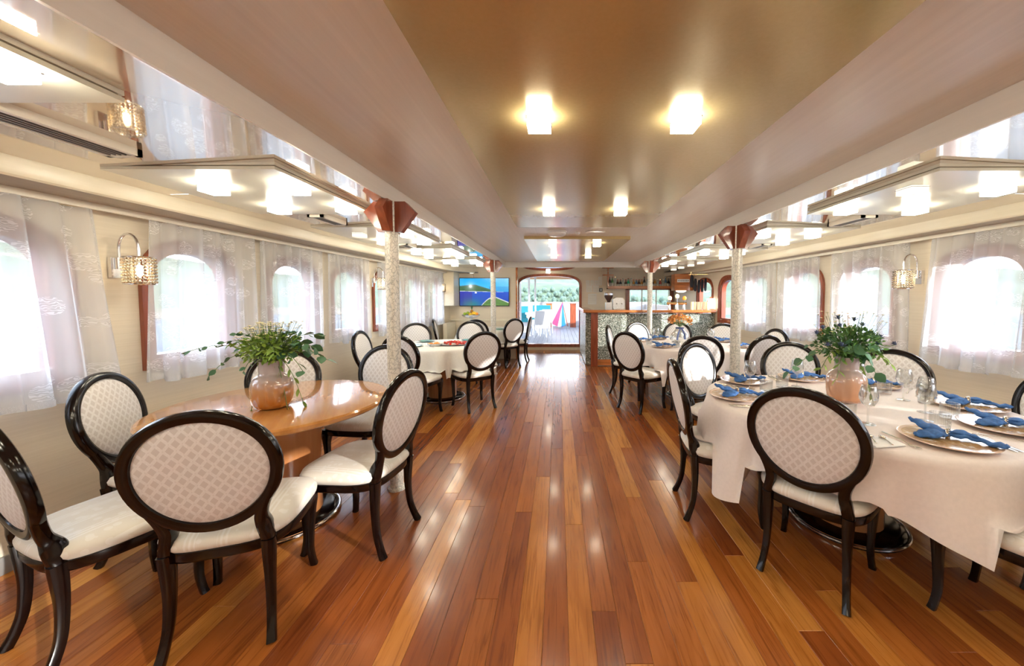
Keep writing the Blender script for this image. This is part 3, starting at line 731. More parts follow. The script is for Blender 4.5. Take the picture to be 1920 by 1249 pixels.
CM = chair_meshes(); chairs = []
def chair(x, y, fx, fy, label, group):
    """x, y: mid point of the rear feet; (fx, fy): facing direction"""
    L = math.hypot(fx, fy); fx /= L; fy /= L; rz = math.atan2(fy, fx)-PI/2
    loc = (x+fx*.25, y+fy*.25, 0)
    if not chairs:
        t = thing('dining_chair', label, 'chair', loc, rz, group)
        bf = put('back_frame', CM['back_frame'], t); put('back_panel', CM['back_panel'], bf)
        sf_ = put('seat_frame', CM['seat_frame'], t); put('seat', CM['seat'], t)
        for nm, me in CM.items():
            if nm[:4] in ('rear', 'fron'): put('leg', me, t)
        chairs.append(t); return
    chairs.append(dup(chairs[0], loc, rz, label, group))
G1, G2, G3, G4, G5 = 'chairs around the bare wooden table', 'chairs around the left table with platters', 'chairs around the far left table', 'chairs around the near right laid table', 'chairs around the far right table'
b_ = 'dark round back chair, '
chair(-1.335, 1.353, -.318, .948, b_+'back to the viewer in front of the bare wooden table', G1)
chair(-.91, 2.05, -.991, .133, b_+'seen in profile at the aisle side of the wooden table', G1)
chair(-2.03, 1.31, .35, .94, b_+'cut off at the lower left corner of the view', G1)
chair(-2.45, 1.98, .93, .37, b_+'against the left wall beside the power outlet', G1)
chair(-2.16, 2.83, .5, -.85, b_+'partly hidden behind the bouquet on the wooden table', G1)
chair(-1.50, 3.10, -.10, -1, b_+'its plain panel half covered by the near left pillar', G1)
chair(-.937, 4.425, -.616, .788, b_+'sunlit lattice back at the aisle side of the platter table', G2)
chair(-1.75, 4.02, .25, .97, b_+'lattice back just behind the near left pillar', G2)
chair(-2.42, 4.5, 1, .08, b_+'narrow side view below the mahogany window frame at left', G2)
chair(-2.30, 5.85, .5, -.86, b_+'front facing behind the platters, nearer the window', G2)
chair(-1.53, 6.28, 0, -1, b_+'front facing beyond the platter table under the fruit bowl', G2)
chair(-2.36, 7.02, 1, .25, b_+'thin side view beside the far end of the left curtains', G3)
chair(-1.55, 6.86, .1, 1, b_+'its rim just showing behind the chair under the fruit bowl', G3)
chair(-.9, 7.19, -.7, .71, b_+'lattice back left of the doorway', G3)
chair(-.66, 7.88, -1, .04, b_+'edge on directly before the doorway', G3)
chair(1.153, 1.667, .75, .66, b_+'back to the viewer at the laid pink table', G4)
chair(.823, 2.394, .993, -.117, b_+'nearly edge on at the aisle side of the laid pink table', G4)
chair(1.26, 3.22, .5, -.86, b_+'with sun streaks on its front panel at the laid pink table', G4)
chair(2.13, 3.30, -.25, -.97, b_+'front facing just left of the thistle bouquet', G4)
chair(2.62, 2.83, -.72, -.69, b_+'front facing just right of the thistle bouquet', G4)
chair(2.90, 2.06, -1, .06, b_+'its panel cut by the right edge of the view', G4)
chair(2.05, 1.24, -.40, .92, b_+'only its seat and front leg showing at the lower right', G4)
chair(2.70, 1.50, -.7, .71, b_+'mostly outside the view at the right, its leg under the cloth', G4)
chair(.866, 4.415, .783, .62, b_+'lattice back at the aisle before the bar', G5)
chair(.80, 5.42, .95, -.28, b_+'sunlit narrow side view at the corner of the bar', G5)
chair(1.33, 6.02, .4, -.9, b_+'sunlit front panel left of the orange flowers', G5)
chair(2.02, 6.12, -.05, -1, b_+'front panel seen through the vase of orange flowers', G5)
chair(2.60, 5.72, -.5, -.85, b_+'front facing behind the right pillar', G5)
chair(2.84, 4.78, -1, -.15, b_+'slim arc by the right wall under the sheer curtains', G5)
chair(2.28, 4.02, -.25, .97, b_+'back rim peeping above the sunlit chair at the laid pink table', G5)
chair(1.57, 3.98, .08, 1, b_+'reddish lattice back overlapping the sunlit chair', G5)

# ------------------------------------------------------------------ tables
def pedestal(t, z1, r=.2):
    MB().lathe([(.30, 0), (.30, .012), (.285, .03), (.26, .04), (0, .04)], seg=40).build('base_plate', 'mahogany', t)
    MB().tube([(.302*math.cos(a*PI/24), .302*math.sin(a*PI/24), .018) for a in range(48)], .009, 8, True).build('chrome_ring', 'chrome', t)
    MB().lathe([(r*.95, .04), (r*.92, .3), (r, z1)], seg=36).build('pedestal', 'pedestal', t)
T1 = (-1.745, 2.25)
t = thing('round_table', 'bare golden wood round table with a bouquet on it', 'table', (*T1, 0), .5)
pedestal(t, .705, .22)
MB().lathe([(.2, .70), (.575, .705), (.602, .712), (.612, .722), (.612, .738), (.603, .748), (.59, .75), (0, .75)], seg=96).build('tabletop', 'tablewood', t, angle=35)
def cloth(name, loc, r, zt, half, ang, label, mat, seed, folds=13):
    rnd = random.Random(seed); ph = [rnd.random()*6.28 for _ in range(5)]
    S = 240; rings = []; near_ch = [(c_.location.x, c_.location.y, c_.rotation_euler.z) for c_ in chairs if math.hypot(c_.location.x-loc[0], c_.location.y-loc[1]) < r+.6]
    for q in (.25, .6, .9, .985): rings.append([(r*q*math.cos(2*PI*i/S), r*q*math.sin(2*PI*i/S), zt) for i in range(S)])
    ts = [0, .04, .12, .25, .42, .6, .8, 1]
    for t_ in ts:
        rg = []
        for i in range(S):
            a = 2*PI*i/S; b2 = a-ang-PI/4
            R = half*(abs(math.cos(b2))**4+abs(math.sin(b2))**4)**(-1/4)
            dr = R-r; f = .55*math.sin(folds*a+ph[0])+.4*math.sin((folds-5)*a+ph[1])+.2*math.sin((folds+6)*a+ph[2])
            rr = r+.016+t_*dr*.14+f*.13*t_**.9*min(1, dr/.3)
            z = zt-.004-t_*(dr-.03*abs(f)*t_)*.985
            if t_ == 0: rr = r+.004; z = zt-.003
            for cx_, cy_, crz in near_ch:
                def cl_(): 
                    dx, dy = loc[0]+rr*math.cos(a)-cx_, loc[1]+rr*math.sin(a)-cy_
                    return dx*math.cos(crz)+dy*math.sin(crz), -dx*math.sin(crz)+dy*math.cos(crz)
                u_, v_ = cl_(); g = 0
                while abs(u_) < .29 and v_ < -.14 and z > .36 and g < 40 and rr > r+.012: rr -= .008; g += 1; u_, v_ = cl_()
                if abs(u_) < .285 and -.26 < v_ < .27: z = max(z, .500+.006*math.sin(a*40))
            rg.append((rr*math.cos(a), rr*math.sin(a), z))
        rings.append(rg)
    rings.insert(0, [(r*.01*math.cos(2*PI*i/S), r*.01*math.sin(2*PI*i/S), zt) for i in range(S)]); m_ = MB(); m_.strip(rings); m_.f = [tuple(reversed(q)) for q in m_.f]; m_.f.append(tuple(range(S)))
    return tag(m_.build(name, mat, None, True, (*loc, 0), angle=180), label, 'tablecloth')
def laid_table(loc, r, label, z=.745):
    t = thing('round_table', label, 'table', (*loc, 0)); pedestal(t, .71)
    MB().lathe([(.2, .70), (r-.02, .705), (r-.004, .72), (r-.004, z-.01), (r-.02, z), (0, z)], seg=72).build('tabletop', 'tablewood', t)
T2 = (-1.62, 5.02); T3 = (-1.52, 7.55); T4 = (1.80, 2.22); T5 = (1.86, 5.1)
laid_table(T2, .62, 'round table under the white cloth with fruit platters'); laid_table(T3, .55, 'round table under the white cloth below the television')
laid_table(T4, .80, 'large round table under the blush cloth laid for dinner'); laid_table(T5, .78, 'large round table under the blush cloth before the bar')
cloth('tablecloth', T2, .625, .75, .86, -1.25, 'white cloth hanging in folds over the platter table', 'whitecloth', 3, 14)
cloth('tablecloth', T3, .555, .75, .80, -.8, 'white cloth over the far left table below the television', 'whitecloth', 4, 12)
cloth('tablecloth', T4, .805, .75, 1.10, math.radians(-80), 'blush satin cloth over the near right laid table', 'pinkcloth', 5, 12)
cloth('tablecloth', T5, .785, .75, 1.08, math.radians(220), 'blush cloth over the far right table before the bar', 'pinkcloth', 6, 15)
ZT = .751

# ------------------------------------------------------------------ table settings
def plate_meshes():
    a = MB(); a.lathe([(.0, 0), (.09, 0), (.12, .006), (.163, .017), (.166, .021), (.162, .022), (.150, .0195)], seg=48); A = a.mesh('rim', 'platerim')
    c = MB(); c.open = True; c.lathe([(.150, .0200), (.115, .0125), (.09, .008), (0, .0075)], seg=48); return A, c.mesh('gold_centre', 'goldplate')
PA, PC_ = plate_meshes()
def napkin_mesh():
    m_ = MB(); z = .03
    def lobe(pts, w_, d_): m_.sweep(pts, w_, d_, (0, 0, 1), 10, False, 2)
    def rb(pts, ws):  # flat ribbon: width across, thin thickness
        q = smooth(pts, 3); w2 = [v.x for v in smooth([(w_*1.25, 0, 0) for w_ in ws], 3)]; m_.sweep([(p.x, p.y, p.z+.004*math.sin(i*1.7)) for i, p in enumerate(q)], [.005+.2*x for x in w2], w2, (0, 0, 1), 12, False, 1.7)
    rb([(0, 0, z), (-.03, .012, z+.012), (-.07, .022, z+.018), (-.105, .030, z+.03), (-.128, .036, z+.038)], [.014, .030, .034, .022, .004])
    rb([(0, 0, z), (-.025, -.02, z+.006), (-.05, -.045, z+.004), (-.078, -.062, z-.004), (-.10, -.068, z-.006)], [.014, .028, .036, .030, .010])
    rb([(0, 0, z), (.035, .012, z+.006), (.075, .016, z+.004), (.115, .006, z-.002), (.15, -.004, z-.002), (.172, -.006, z+.004)], [.014, .028, .022, .014, .026, .012])
    rb([(0, 0, z), (.03, .022, z+.010), (.06, .04, z+.010), (.09, .046, z)], [.014, .026, .022, .006])
    # creases
    for k_ in range(3): m_.tube([(.01+.02*k_, -.008+.01*k_, z+.018), (.05+.02*k_, 0, z+.016), (.10, .004, z+.008)], .004, 6)
    return m_.mesh('napkin', 'bluecloth', True, 80)
NK = napkin_mesh()
def ring_mesh():
    m_ = MB(); m_.tube([(0, .021*math.cos(a*PI/8), .036+.021*math.sin(a*PI/8)) for a in range(16)], .0055, 8, True)
    for a in range(16): m_.blob((.006, .024*math.cos(a*PI/8), .036+.024*math.sin(a*PI/8)), (.004, .004, .004), 5, 4)
    return m_.mesh('napkin_ring', 'silver')
NR = ring_mesh()
def fork_mesh():
    m_ = MB(); m_.sweep([(0, -.10, .004), (0, -.06, .005), (0, .0, .007), (0, .045, .004), (0, .06, .004)], [.0015]*5, [.006, .0045, .0025, .003, .010], (0, 0, 1), 8, False, 3)
    for k_ in range(4): m_.tube([(-.0085+k_*.0057, .058, .004), (-.0085+k_*.0057, .10, .006)], .0014, 5)
    return m_.mesh('fork', 'silver')
def knife_mesh():
    return MB().sweep([(0, -.11, .004), (0, -.05, .005), (0, -.01, .004), (0, .0, .004), (0, .06, .004), (.004, .10, .004)], [.004, .004, .0025, .001, .001, .001], [.007, .0065, .004, .009, .0095, .003], (0, 0, 1), 8, False, 3).mesh('knife', 'silver')
FK, KN = fork_mesh(), knife_mesh()
def setting(cx, cy, ang, who, nap=0.0, table=T4, full=True, s=1):
    t = thing('dinner_plate', 'gold patterned dinner plate '+who, 'plate', (cx, cy, ZT), ang, 'gold dinner plates')
    put('rim', PA, t); put('gold_centre', PC_, t); t.scale = (s, s, s)
    tag(put('napkin', NK, None, (cx, cy, ZT+.004), nap), 'knotted blue napkin on the plate '+who, 'napkin', 'blue napkins')
    tag(put('napkin_ring', NR, None, (cx, cy, ZT+.004), nap), 'silver beaded napkin ring on the plate '+who, 'napkin ring', 'napkin rings')
    if full:
        rx, ry = math.cos(ang), math.sin(ang); tx, ty = -ry, rx
        tag(put('fork', FK, None, (cx+tx*.195, cy+ty*.195, ZT), ang+PI/2), 'silver fork beside the plate '+who, 'fork', 'forks')
        for k_, o_ in enumerate((.19, .213)):
            tag(put('knife', KN, None, (cx-tx*o_, cy-ty*o_, ZT), ang+PI/2), 'silver knife beside the plate %s, %s one' % (who, ('inner', 'outer')[k_]), 'knife', 'knives')
for cx, cy, a, who, nap in ((1.745, 1.60, 85, 'nearest the viewer', -.85), (2.20, 1.76, 135, 'at the right end of the near table', -.75), (2.42, 2.12, 172, 'behind the tumblers on the near table', -.6),
                            (2.30, 2.63, 220, 'right behind the thistle vase', -.35), (1.93, 2.85, 260, 'left behind the thistle vase', -.2), (1.42, 2.76, 305, 'at the far left of the near table', .1),
                            (1.16, 2.33, 350, 'before the edge on chair of the near table', -.2)):
    setting(cx, cy, math.radians(a), who, nap)
for cx, cy, a, who, nap in ((1.36, 4.72, 35, 'at the aisle side of the far table', 0), (1.22, 5.35, -15, 'nearest the bar corner on the far table', 0), (1.55, 5.65, -60, 'on the bar side of the far table', 0),
                            (2.38, 4.72, 140, 'right of the pillar on the far table', .1), (2.42, 5.3, 190, 'farthest right on the far table', .1)):
    setting(cx, cy, math.radians(a), who, nap, T5, False, .85)
def wine_mesh(h=.2):
    m_ = MB(); m_.open = True
    m_.lathe([(0, .0015), (.034, .001), (.034, .003), (.006, .007), (.004, .02), (.004, .085), (.008, .092), (.028, .105), (.040, .130), (.041, .150), (.035, .185), (.031, .2), (.0295, .2), (.0335, .185), (.0395, .150), (.0385, .131), (.027, .107), (0, .096)], seg=28)
    return m_.mesh('wine_glass', 'glass')
def tumbler_mesh():
    m_ = MB(); m_.open = True
    m_.lathe([(0, .001), (.036, .001), (.038, .006), (.039, .082), (.0365, .082), (.035, .014), (0, .012)], seg=56, rib=.018, ribn=28)
    return m_.mesh('tumbler', 'glass', True, 20)
WG, TU = wine_mesh(), tumbler_mesh()
for (x, y), who in zip([(2.185, 2.27), (1.585, 1.83), (2.07, 2.02), (1.93, 1.88), (1.36, 2.55), (1.74, 2.62), (2.10, 2.52)],
                       ['with the tall bowl right of the thistle vase', 'just right of the thistle vase near the spoons', 'behind the two near tumblers', 'beside the nearest plate', 'at the left of the near table', 'against the sunlit chair', 'behind the hanging leaves']):
    tag(put('wine_glass', WG, None, (x, y, ZT)), 'clear wine glass '+who, 'glass', 'wine glasses on the near table')
for (x, y), who in zip([(2.26, 2.20), (1.885, 1.765), (2.11, 1.93), (1.56, 1.93), (1.43, 2.47), (1.62, 2.6), (2.2, 2.42)],
                       ['beside the tall wine glass', 'behind the nearest plate', 'before the plate at right', 'near the spoon rest', 'before the left plates', 'below the sunlit chair', 'behind the vase leaves']):
    tag(put('tumbler', TU, None, (x, y, ZT)), 'ribbed glass tumbler '+who, 'tumbler', 'tumblers on the near table')
for (x, y), who in zip([(1.33, 5.15), (1.45, 5.35), (2.1, 4.95), (2.2, 5.25)], ['left of the orange flowers', 'behind the aisle plate', 'left of the right pillar', 'behind the right pillar']):
    tag(put('wine_glass', WG, None, (x, y, ZT)), 'clear wine glass %s on the far table' % who, 'glass', 'wine glasses on the far table')
for (x, y), who in zip([(1.55, 4.72), (1.25, 4.98), (2.05, 4.8)], ['before the round vase', 'by the aisle plate', 'beside the right pillar']):
    tag(put('tumbler', TU, None, (x, y, ZT)), 'ribbed glass tumbler %s on the far table' % who, 'tumbler', 'tumblers on the far table')
tag(MB().sweep([(-.075, 0, .006), (.075, 0, .006)], .006, .05, (0, 0, 1), 12, False, 6).build('folded_napkin', 'white', None, True, (1.43, 1.585, ZT), .15), 'small folded white napkin holding two spoons', 'napkin')
sp_ = MB(); sp_.sweep([(0, -.045, .004), (0, 0, .005), (0, .03, .004)], .0015, [.004, .002, .003], (0, 0, 1), 8, False, 3); sp_.blob((0, .045, .006), (.014, .02, .005), 10, 6); spm = sp_.mesh('spoon', 'silver')
tag(put('spoon', spm, None, (1.405, 1.59, ZT+.012), -.5), 'silver spoon on the folded white napkin, left one', 'spoon', 'spoons'); tag(put('spoon', spm, None, (1.455, 1.575, ZT+.012), -.35), 'silver spoon on the folded white napkin, right one', 'spoon', 'spoons')

# ------------------------------------------------------------------ flowers
def vase(loc, mat, label):
    t = thing('vase', label, 'vase', loc)
    m_ = MB(); m_.open = True
    m_.lathe([(0, .002), (.058, .002), (.084, .010), (.098, .035), (.104, .075), (.105, .12), (.101, .155), (.088, .182), (.072, .195), (.064, .202), (.062, .21), (.063, .278), (.065, .282), (.059, .282), (.057, .21), (.05, .20)], seg=64, rib=.008, ribn=16)
    m_.build('vase_body', mat, t, angle=80); return t
v1_ = vase((-1.69, 2.12, .7505), 'vaseL', 'amber and pink glass vase on the wooden table'); v2_ = vase((1.795, 2.24, ZT), 'vaseR', 'pink glass vase in the centre of the laid table')
def spray_stem(m_, p0, p1, sag=.0, r=.0018):
    p0, p1 = Vector(p0), Vector(p1); pts = []
    for i in range(7):
        t_ = i/6; p = p0.lerp(p1, t_); p.z += .1*math.sin(PI*t_)*.6-sag*t_*t_; pts.append(p)
    m_.tube(pts, r, 5); return pts
def leafmesh(L, w_, mat, bend=.2): return MB().leaf((0, 0, 0), (0, 1, 0), (0, 0, 1), L, w_, bend).mesh('leaf', mat, True, 180)
big = leafmesh(.062, .025, 'leafdark'); med = leafmesh(.038, .013, 'leafdark'); longl = leafmesh(.05, .008, 'leaf'); longb = leafmesh(.05, .0085, 'leafbright')
def orient(o, d, rnd):
    d = Vector(d).normalized(); q = d.to_track_quat('Y', 'Z'); o.rotation_mode = 'QUATERNION'
    o.rotation_quaternion = q @ Matrix.Rotation(rnd.uniform(-1.3, 1.3), 4, 'Y').to_quaternion()
def bouquet(loc, top, label, seed, sprays, clump, thistles=(), daisies=0, cmat='leafbright', nl=900):
    rnd = random.Random(seed); t = thing('bouquet', label, 'bouquet', (*loc, ZT+top))
    st_ = MB(); cl = MB(); fl_ = MB()
    (cx, cy, cz), (rx, ry, rz_) = clump
    for i in range(26):
        a = rnd.uniform(0, 6.28); q = rnd.uniform(.3, 1); st_.tube([(0, 0, -.2), (.02*math.cos(a), .02*math.sin(a), 0), (cx+rx*q*math.cos(a), cy+ry*q*math.sin(a), cz+rz_*rnd.uniform(-.4, .8))], .0016, 5)
    for i in range(nl):
        while True:
            p = Vector((rnd.uniform(-1, 1), rnd.uniform(-1, 1), rnd.uniform(-1, 1)))
            if p.length < 1: break
        c_ = Vector((cx+p.x*rx, cy+p.y*ry, cz+p.z*rz_))
        if c_.z < -.005 and math.hypot(c_.x, c_.y) < .066: continue
        d = p+Vector((0, 0, .35))+Vector((rnd.uniform(-.6, .6), rnd.uniform(-.6, .6), rnd.uniform(-.6, .6)))
        cl.leaf(c_, d, (rnd.uniform(-1, 1), rnd.uniform(-1, 1), 1), rnd.uniform(.018, .034), rnd.uniform(.004, .009), rnd.uniform(0, .5))
    tag(cl.build('foliage', cmat, t, True, angle=180), kind='stuff')
    for (dx, dy, dz), kind, n_, sag in sprays:
        pts = spray_stem(st_, (0, 0, 0), (dx, dy, dz), sag)
        for i in range(n_):
            f = (i+1.5)/(n_+.5)*6; k_ = min(5, int(f)); f -= k_; p = pts[k_].lerp(pts[k_+1], min(1, f)); dr = (pts[k_+1]-pts[k_]).normalized()
            s_ = 1 if i % 2 else -1; side = dr.cross(Vector((0, 0, 1))).normalized()*s_
            o = put('leaf', {'big': big, 'med': med, 'long': longl, 'longb': longb}[kind], t, p); orient(o, dr*.7+side*.9+Vector((0, 0, rnd.uniform(-.5, .3) - (.8 if sag > .2 else 0))), rnd)
            if kind in ('big', 'med'): s2 = rnd.uniform(.8, 1.15); o.scale = (s2, s2, s2)
    for i in range(daisies):
        a = rnd.uniform(0, 6.28); q = rnd.uniform(.2, 1.05); h = rnd.uniform(.7, 1.9)
        p = Vector((cx+rx*q*math.cos(a), cy+ry*q*math.sin(a), cz+rz_*h)); st_.tube([(cx*.5, cy*.5, 0), (p.x*.7, p.y*.7, p.z*.6), p], .0009, 4)
        fl_.lathe([(0, .002), (.004, .001), (.011, .003), (0, .004)], p, 8); fl_.blob((p.x, p.y, p.z+.003), (.004, .004, .003), 5, 4)
    if daisies: tag(fl_.build('small_flowers', 'petal', t, True), kind='stuff')
    for i, (x, y, z) in enumerate(thistles):
        st_.tube([(0, 0, 0), (x*.6, y*.6, z*.5), (x, y, z)], .0015, 5)
        th = MB(); th.blob((0, 0, .01), (.008, .008, .014), 8, 6)
        for k_ in range(12):
            a = k_*PI/6; th.leaf((0, 0, 0), (math.cos(a), math.sin(a), .6 if k_ % 2 else .25), (0, 0, 1), .03, .0035, -.2)
        o = th.build('thistle', 'thistle', t, True, (x, y, z), angle=180); o.rotation_euler = (rnd.uniform(-.6, .6), rnd.uniform(-.6, .6), 0)
    tag(st_.build('stems', 'stem', t), kind='stuff')
bouquet((-1.69, 2.12), .282, 'green bouquet with tiny daisies and eucalyptus on the wooden table', 5,
        [((-.52, 0, .06), 'med', 10, .02), ((.25, .06, .14), 'big', 8, 0), ((.33, 0, .03), 'big', 9, .03), ((-.22, 0, .15), 'med', 10, 0), ((-.14, -.12, .1), 'longb', 10, 0), ((.12, -.13, .06), 'longb', 12, 0), ((0, -.14, .1), 'longb', 12, 0), ((.24, -.08, .0), 'big', 6, .05), ((-.34, .05, .09), 'med', 12, 0), ((-.28, -.1, .02), 'med', 8, .1), ((-.26, .1, -.04), 'med', 8, .06), ((.28, -.02, .09), 'big', 8, .02), ((.17, .05, .05), 'big', 6, 0), ((.2, .0, -.08), 'longb', 8, .25), ((-.1, -.08, -.14), 'longb', 12, .35), ((.13, -.05, -.09), 'longb', 8, .25), ((.1, .05, .16), 'med', 8, 0)],
        ((0, 0, .07), (.165, .14, .08)), (), 170, 'leafbright', 850)
pxs = [(-.045, .02, .235), (.035, .0, .225), (-.07, -.03, .19), (.11, .03, .19), (-.155, 0, .175), (-.11, -.09, .08), (-.16, -.05, .075), (.17, -.03, .12), (.13, -.07, .085), (.30, 0, .075), (-.18, .02, .14)]
bouquet((1.795, 2.24), .282, 'leafy bouquet with blue thistles in the pink vase', 9,
        [((-.36, 0, -.02), 'big', 8, .08), ((-.2, .06, .06), 'med', 8, 0), ((.22, 0, .04), 'longb', 14, .05), ((.2, .03, -.16), 'longb', 14, .40), ((.12, -.1, -.1), 'longb', 12, .3), ((0, -.14, .02), 'big', 6, 0), ((-.06, -.12, .06), 'big', 7, 0), ((.08, -.1, .08), 'big', 7, 0), ((-.12, -.08, -.02), 'longb', 8, .1), ((.02, 0, .15), 'big', 6, 0), ((.12, -.05, .13), 'big', 7, 0), ((-.12, -.02, .13), 'big', 7, 0), ((.2, -.08, .02), 'longb', 12, .05), ((-.2, -.06, .02), 'longb', 12, .08), ((.04, -.16, -.02), 'big', 7, .05)],
        ((0, 0, .08), (.185, .15, .105)), pxs, 60, 'leaf', 900)
# orange arrangement on the far table
t = thing('glass_vase', 'round clear glass vase with a navy ribbon on the far right table', 'vase', (1.66, 4.95, ZT))
m_ = MB(); m_.open = True; m_.lathe([(0, .002), (.06, .002), (.115, .04), (.13, .09), (.11, .15), (.06, .21), (.045, .235), (.05, .25), (.047, .25), (.042, .235), (.057, .208), (.105, .15), (.125, .09), (.11, .043), (0, .01)], seg=40); m_.build('vase_body', 'glass', t)
rb = MB(); rb.tube([(.05*math.cos(a*PI/10), .05*math.sin(a*PI/10), .232) for a in range(20)], .008, 6, True)
rb.sweep([(-.01, -.055, .23), (-.05, -.10, .16), (-.075, -.13, .08)], .0015, [.008, .012, .014], (0, 1, 0), 8); rb.sweep([(.01, -.055, .23), (.03, -.10, .16), (.03, -.13, .09)], .0015, [.008, .012, .014], (0, 1, 0), 8)
rb.build('ribbon', 'ribbon', t)
t = thing('flower_arrangement', 'ball of dried orange hydrangeas in the round glass vase', 'flowers', (1.66, 4.95, ZT+.25))
rnd = random.Random(3); st_ = MB()
for i in range(34):
    a = rnd.uniform(0, 6.28); e = rnd.uniform(-.15, 1.5); x, y, z = .15*math.cos(a)*math.cos(e), .13*math.sin(a)*math.cos(e), .05+.10*math.sin(e)
    st_.tube([(0, 0, -.15), (0, 0, 0), (x, y, z)], .002, 5)
    h_ = MB()
    for k_ in range(26):
        p = Vector((rnd.gauss(0, 1), rnd.gauss(0, 1), rnd.gauss(0, 1))).normalized()
        h_.leaf(p*.022, p+Vector((rnd.uniform(-.8, .8), rnd.uniform(-.8, .8), rnd.uniform(-.8, .8))), p, .018, .008, 0)
    h_.build('bloom', 'plum' if i % 9 == 0 else 'hydr', t, True, (x, y, z), angle=180)
tag(st_.build('stems', 'stem', t), kind='stuff')

# ------------------------------------------------------------------ food on the left tables
def plate(name, loc, r, mat, label, cat='plate', h=.015):
    return tag(MB().lathe([(0, 0), (r*.6, 0), (r*.95, h), (r, h+.003), (r*.94, h+.004), (r*.6, .005), (0, .005)], seg=32).build(name, mat, None, True, loc), label, cat)
plate('side_plate', (-1.92, 4.78, ZT), .12, 'teal', 'teal plate on the platter table behind the pillar'); plate('side_plate', (-1.94, 5.3, ZT), .12, 'teal', 'teal plate at the window side of the platter table')
plate('side_plate', (-1.35, 5.42, ZT), .11, 'teal', 'teal plate at the back of the platter table')
plate('fruit_dish', (-1.66, 4.84, ZT), .11, 'ceramic', 'white dish of orange slices on the platter table', 'dish', .035); plate('serving_platter', (-1.43, 4.98, ZT), .20, 'ceramic', 'white platter of red fruit on the platter table', 'platter')
rnd = random.Random(8)
om = MB().blob((0, 0, 0), (.02, .02, .014), 8, 6, .2).mesh('orange_slice', 'orange'); sm = MB().blob((0, 0, 0), (.018, .018, .016), 8, 6, .25).mesh('strawberry', 'red')
for i in range(16):
    a = rnd.uniform(0, 6.28); q = .07*math.sqrt(rnd.random()); tag(put('orange_slice', om, None, (-1.66+q*math.cos(a), 4.84+q*math.sin(a), ZT+.022+.03*rnd.random()*(1-q/.08)), a), 'orange fruit piece heaped in the white dish', 'fruit', 'orange pieces in the dish')
for i in range(38):
    a = rnd.uniform(0, 6.28); q = .16*math.sqrt(rnd.random()); tag(put('strawberry', sm, None, (-1.43+q*math.cos(a), 4.98+q*math.sin(a), ZT+.024+.028*rnd.random()*(1-q/.17)), a), 'red fruit piece heaped on the white platter', 'fruit', 'red fruit pieces on the platter')
plate('side_plate', (-1.2, 7.35, ZT), .13, 'teal', 'teal plate on the far left table right of the pillar'); plate('side_plate', (-1.52, 7.3, ZT), .12, 'teal', 'teal plate on the far left table left of the pillar')
t = thing('fruit_stand', 'silver openwork fruit stand before the television', 'fruit bowl', (-1.84, 7.62, ZT))
MB().lathe([(.07, 0), (.07, .008), (.02, .02), (.015, .2), (.03, .215)], seg=24).build('foot', 'chrome', t)
m_ = MB(); m_.open = True; m_.lathe([(.03, .21), (.10, .225), (.16, .25), (.20, .285), (.195, .286), (.155, .256), (.10, .232), (0, .22)], seg=36); m_.build('basket', 'chrome', t)
fz = ZT+.26
def fruit(nm, mat, x, y, z, r, label): return tag(MB().blob((0, 0, 0), r, 14, 9).build(nm, mat, None, True, (-1.84+x, 7.62+y, fz+z)), label, 'fruit')
for nm, mat, x, z, lb in (('apple', 'lime', -.12, .045, 'green apple at the left of the fruit stand'), ('pear', 'lime', -.055, .065, 'yellow green pear left of the pineapple'), ('lemon', 'yellow', -.01, .04, 'yellow lemon in front on the fruit stand'),
                          ('orange', 'orange', .13, .045, 'orange at the right of the fruit stand')): fruit(nm, mat, x, -.03, z, (.036, .036, .034), lb)
for i in range(3):
    pth = [(.03+.03*k_*.8, -.05, .03+.02*math.sin(k_*.8)+.018*i) for k_ in range(5)]
    tag(MB().sweep(pth, [.004, .013, .015, .013, .004], [.004, .013, .015, .013, .004], None, 8, False, 2).build('banana', 'yellow', None, True, (-1.84, 7.62, fz)), 'yellow banana on the fruit stand, %s in the bunch' % ('lowest', 'middle', 'top')[i], 'fruit')
t = thing('pineapple', 'small pineapple upright in the fruit stand', 'fruit', (-1.83, 7.66, fz+.02)); MB().blob((0, 0, .06), (.035, .035, .055), 14, 10, .1).build('body', 'amberb', t)
for i in range(14):
    a = i*2.4; MB().leaf((0, 0, .1), (math.cos(a)*.35, math.sin(a)*.35, 1), (math.cos(a), math.sin(a), 0), .09, .007, .1).build('leaf', 'leafdark', t, angle=180)

# ------------------------------------------------------------------ outlet, television, cabinet, papers
t = thing('power_outlet', 'white power outlet with a grey surround on the left wall', 'outlet', (XL(2.27)+.001, 2.27, .69), -PI/2)
MB().box(-.075, .075, 0, .008, -.042, .042).build('surround', 'outlettrim', t, False); MB().box(-.05, .035, .008, .014, -.036, .036).build('face_plate', 'outlet', t, False)
so = MB(); so.open = True; so.tube([(-.008+.022*math.cos(a*PI/12), .014, .022*math.sin(a*PI/12)) for a in range(24)], .0018, 6, True); so.build('socket_rim', 'greyplastic', t)
for s_ in (-1, 1): MB().blob((-.008+s_*.009, .0145, 0), (.0028, .001, .0028), 8, 6).build('socket_hole', 'black', t)
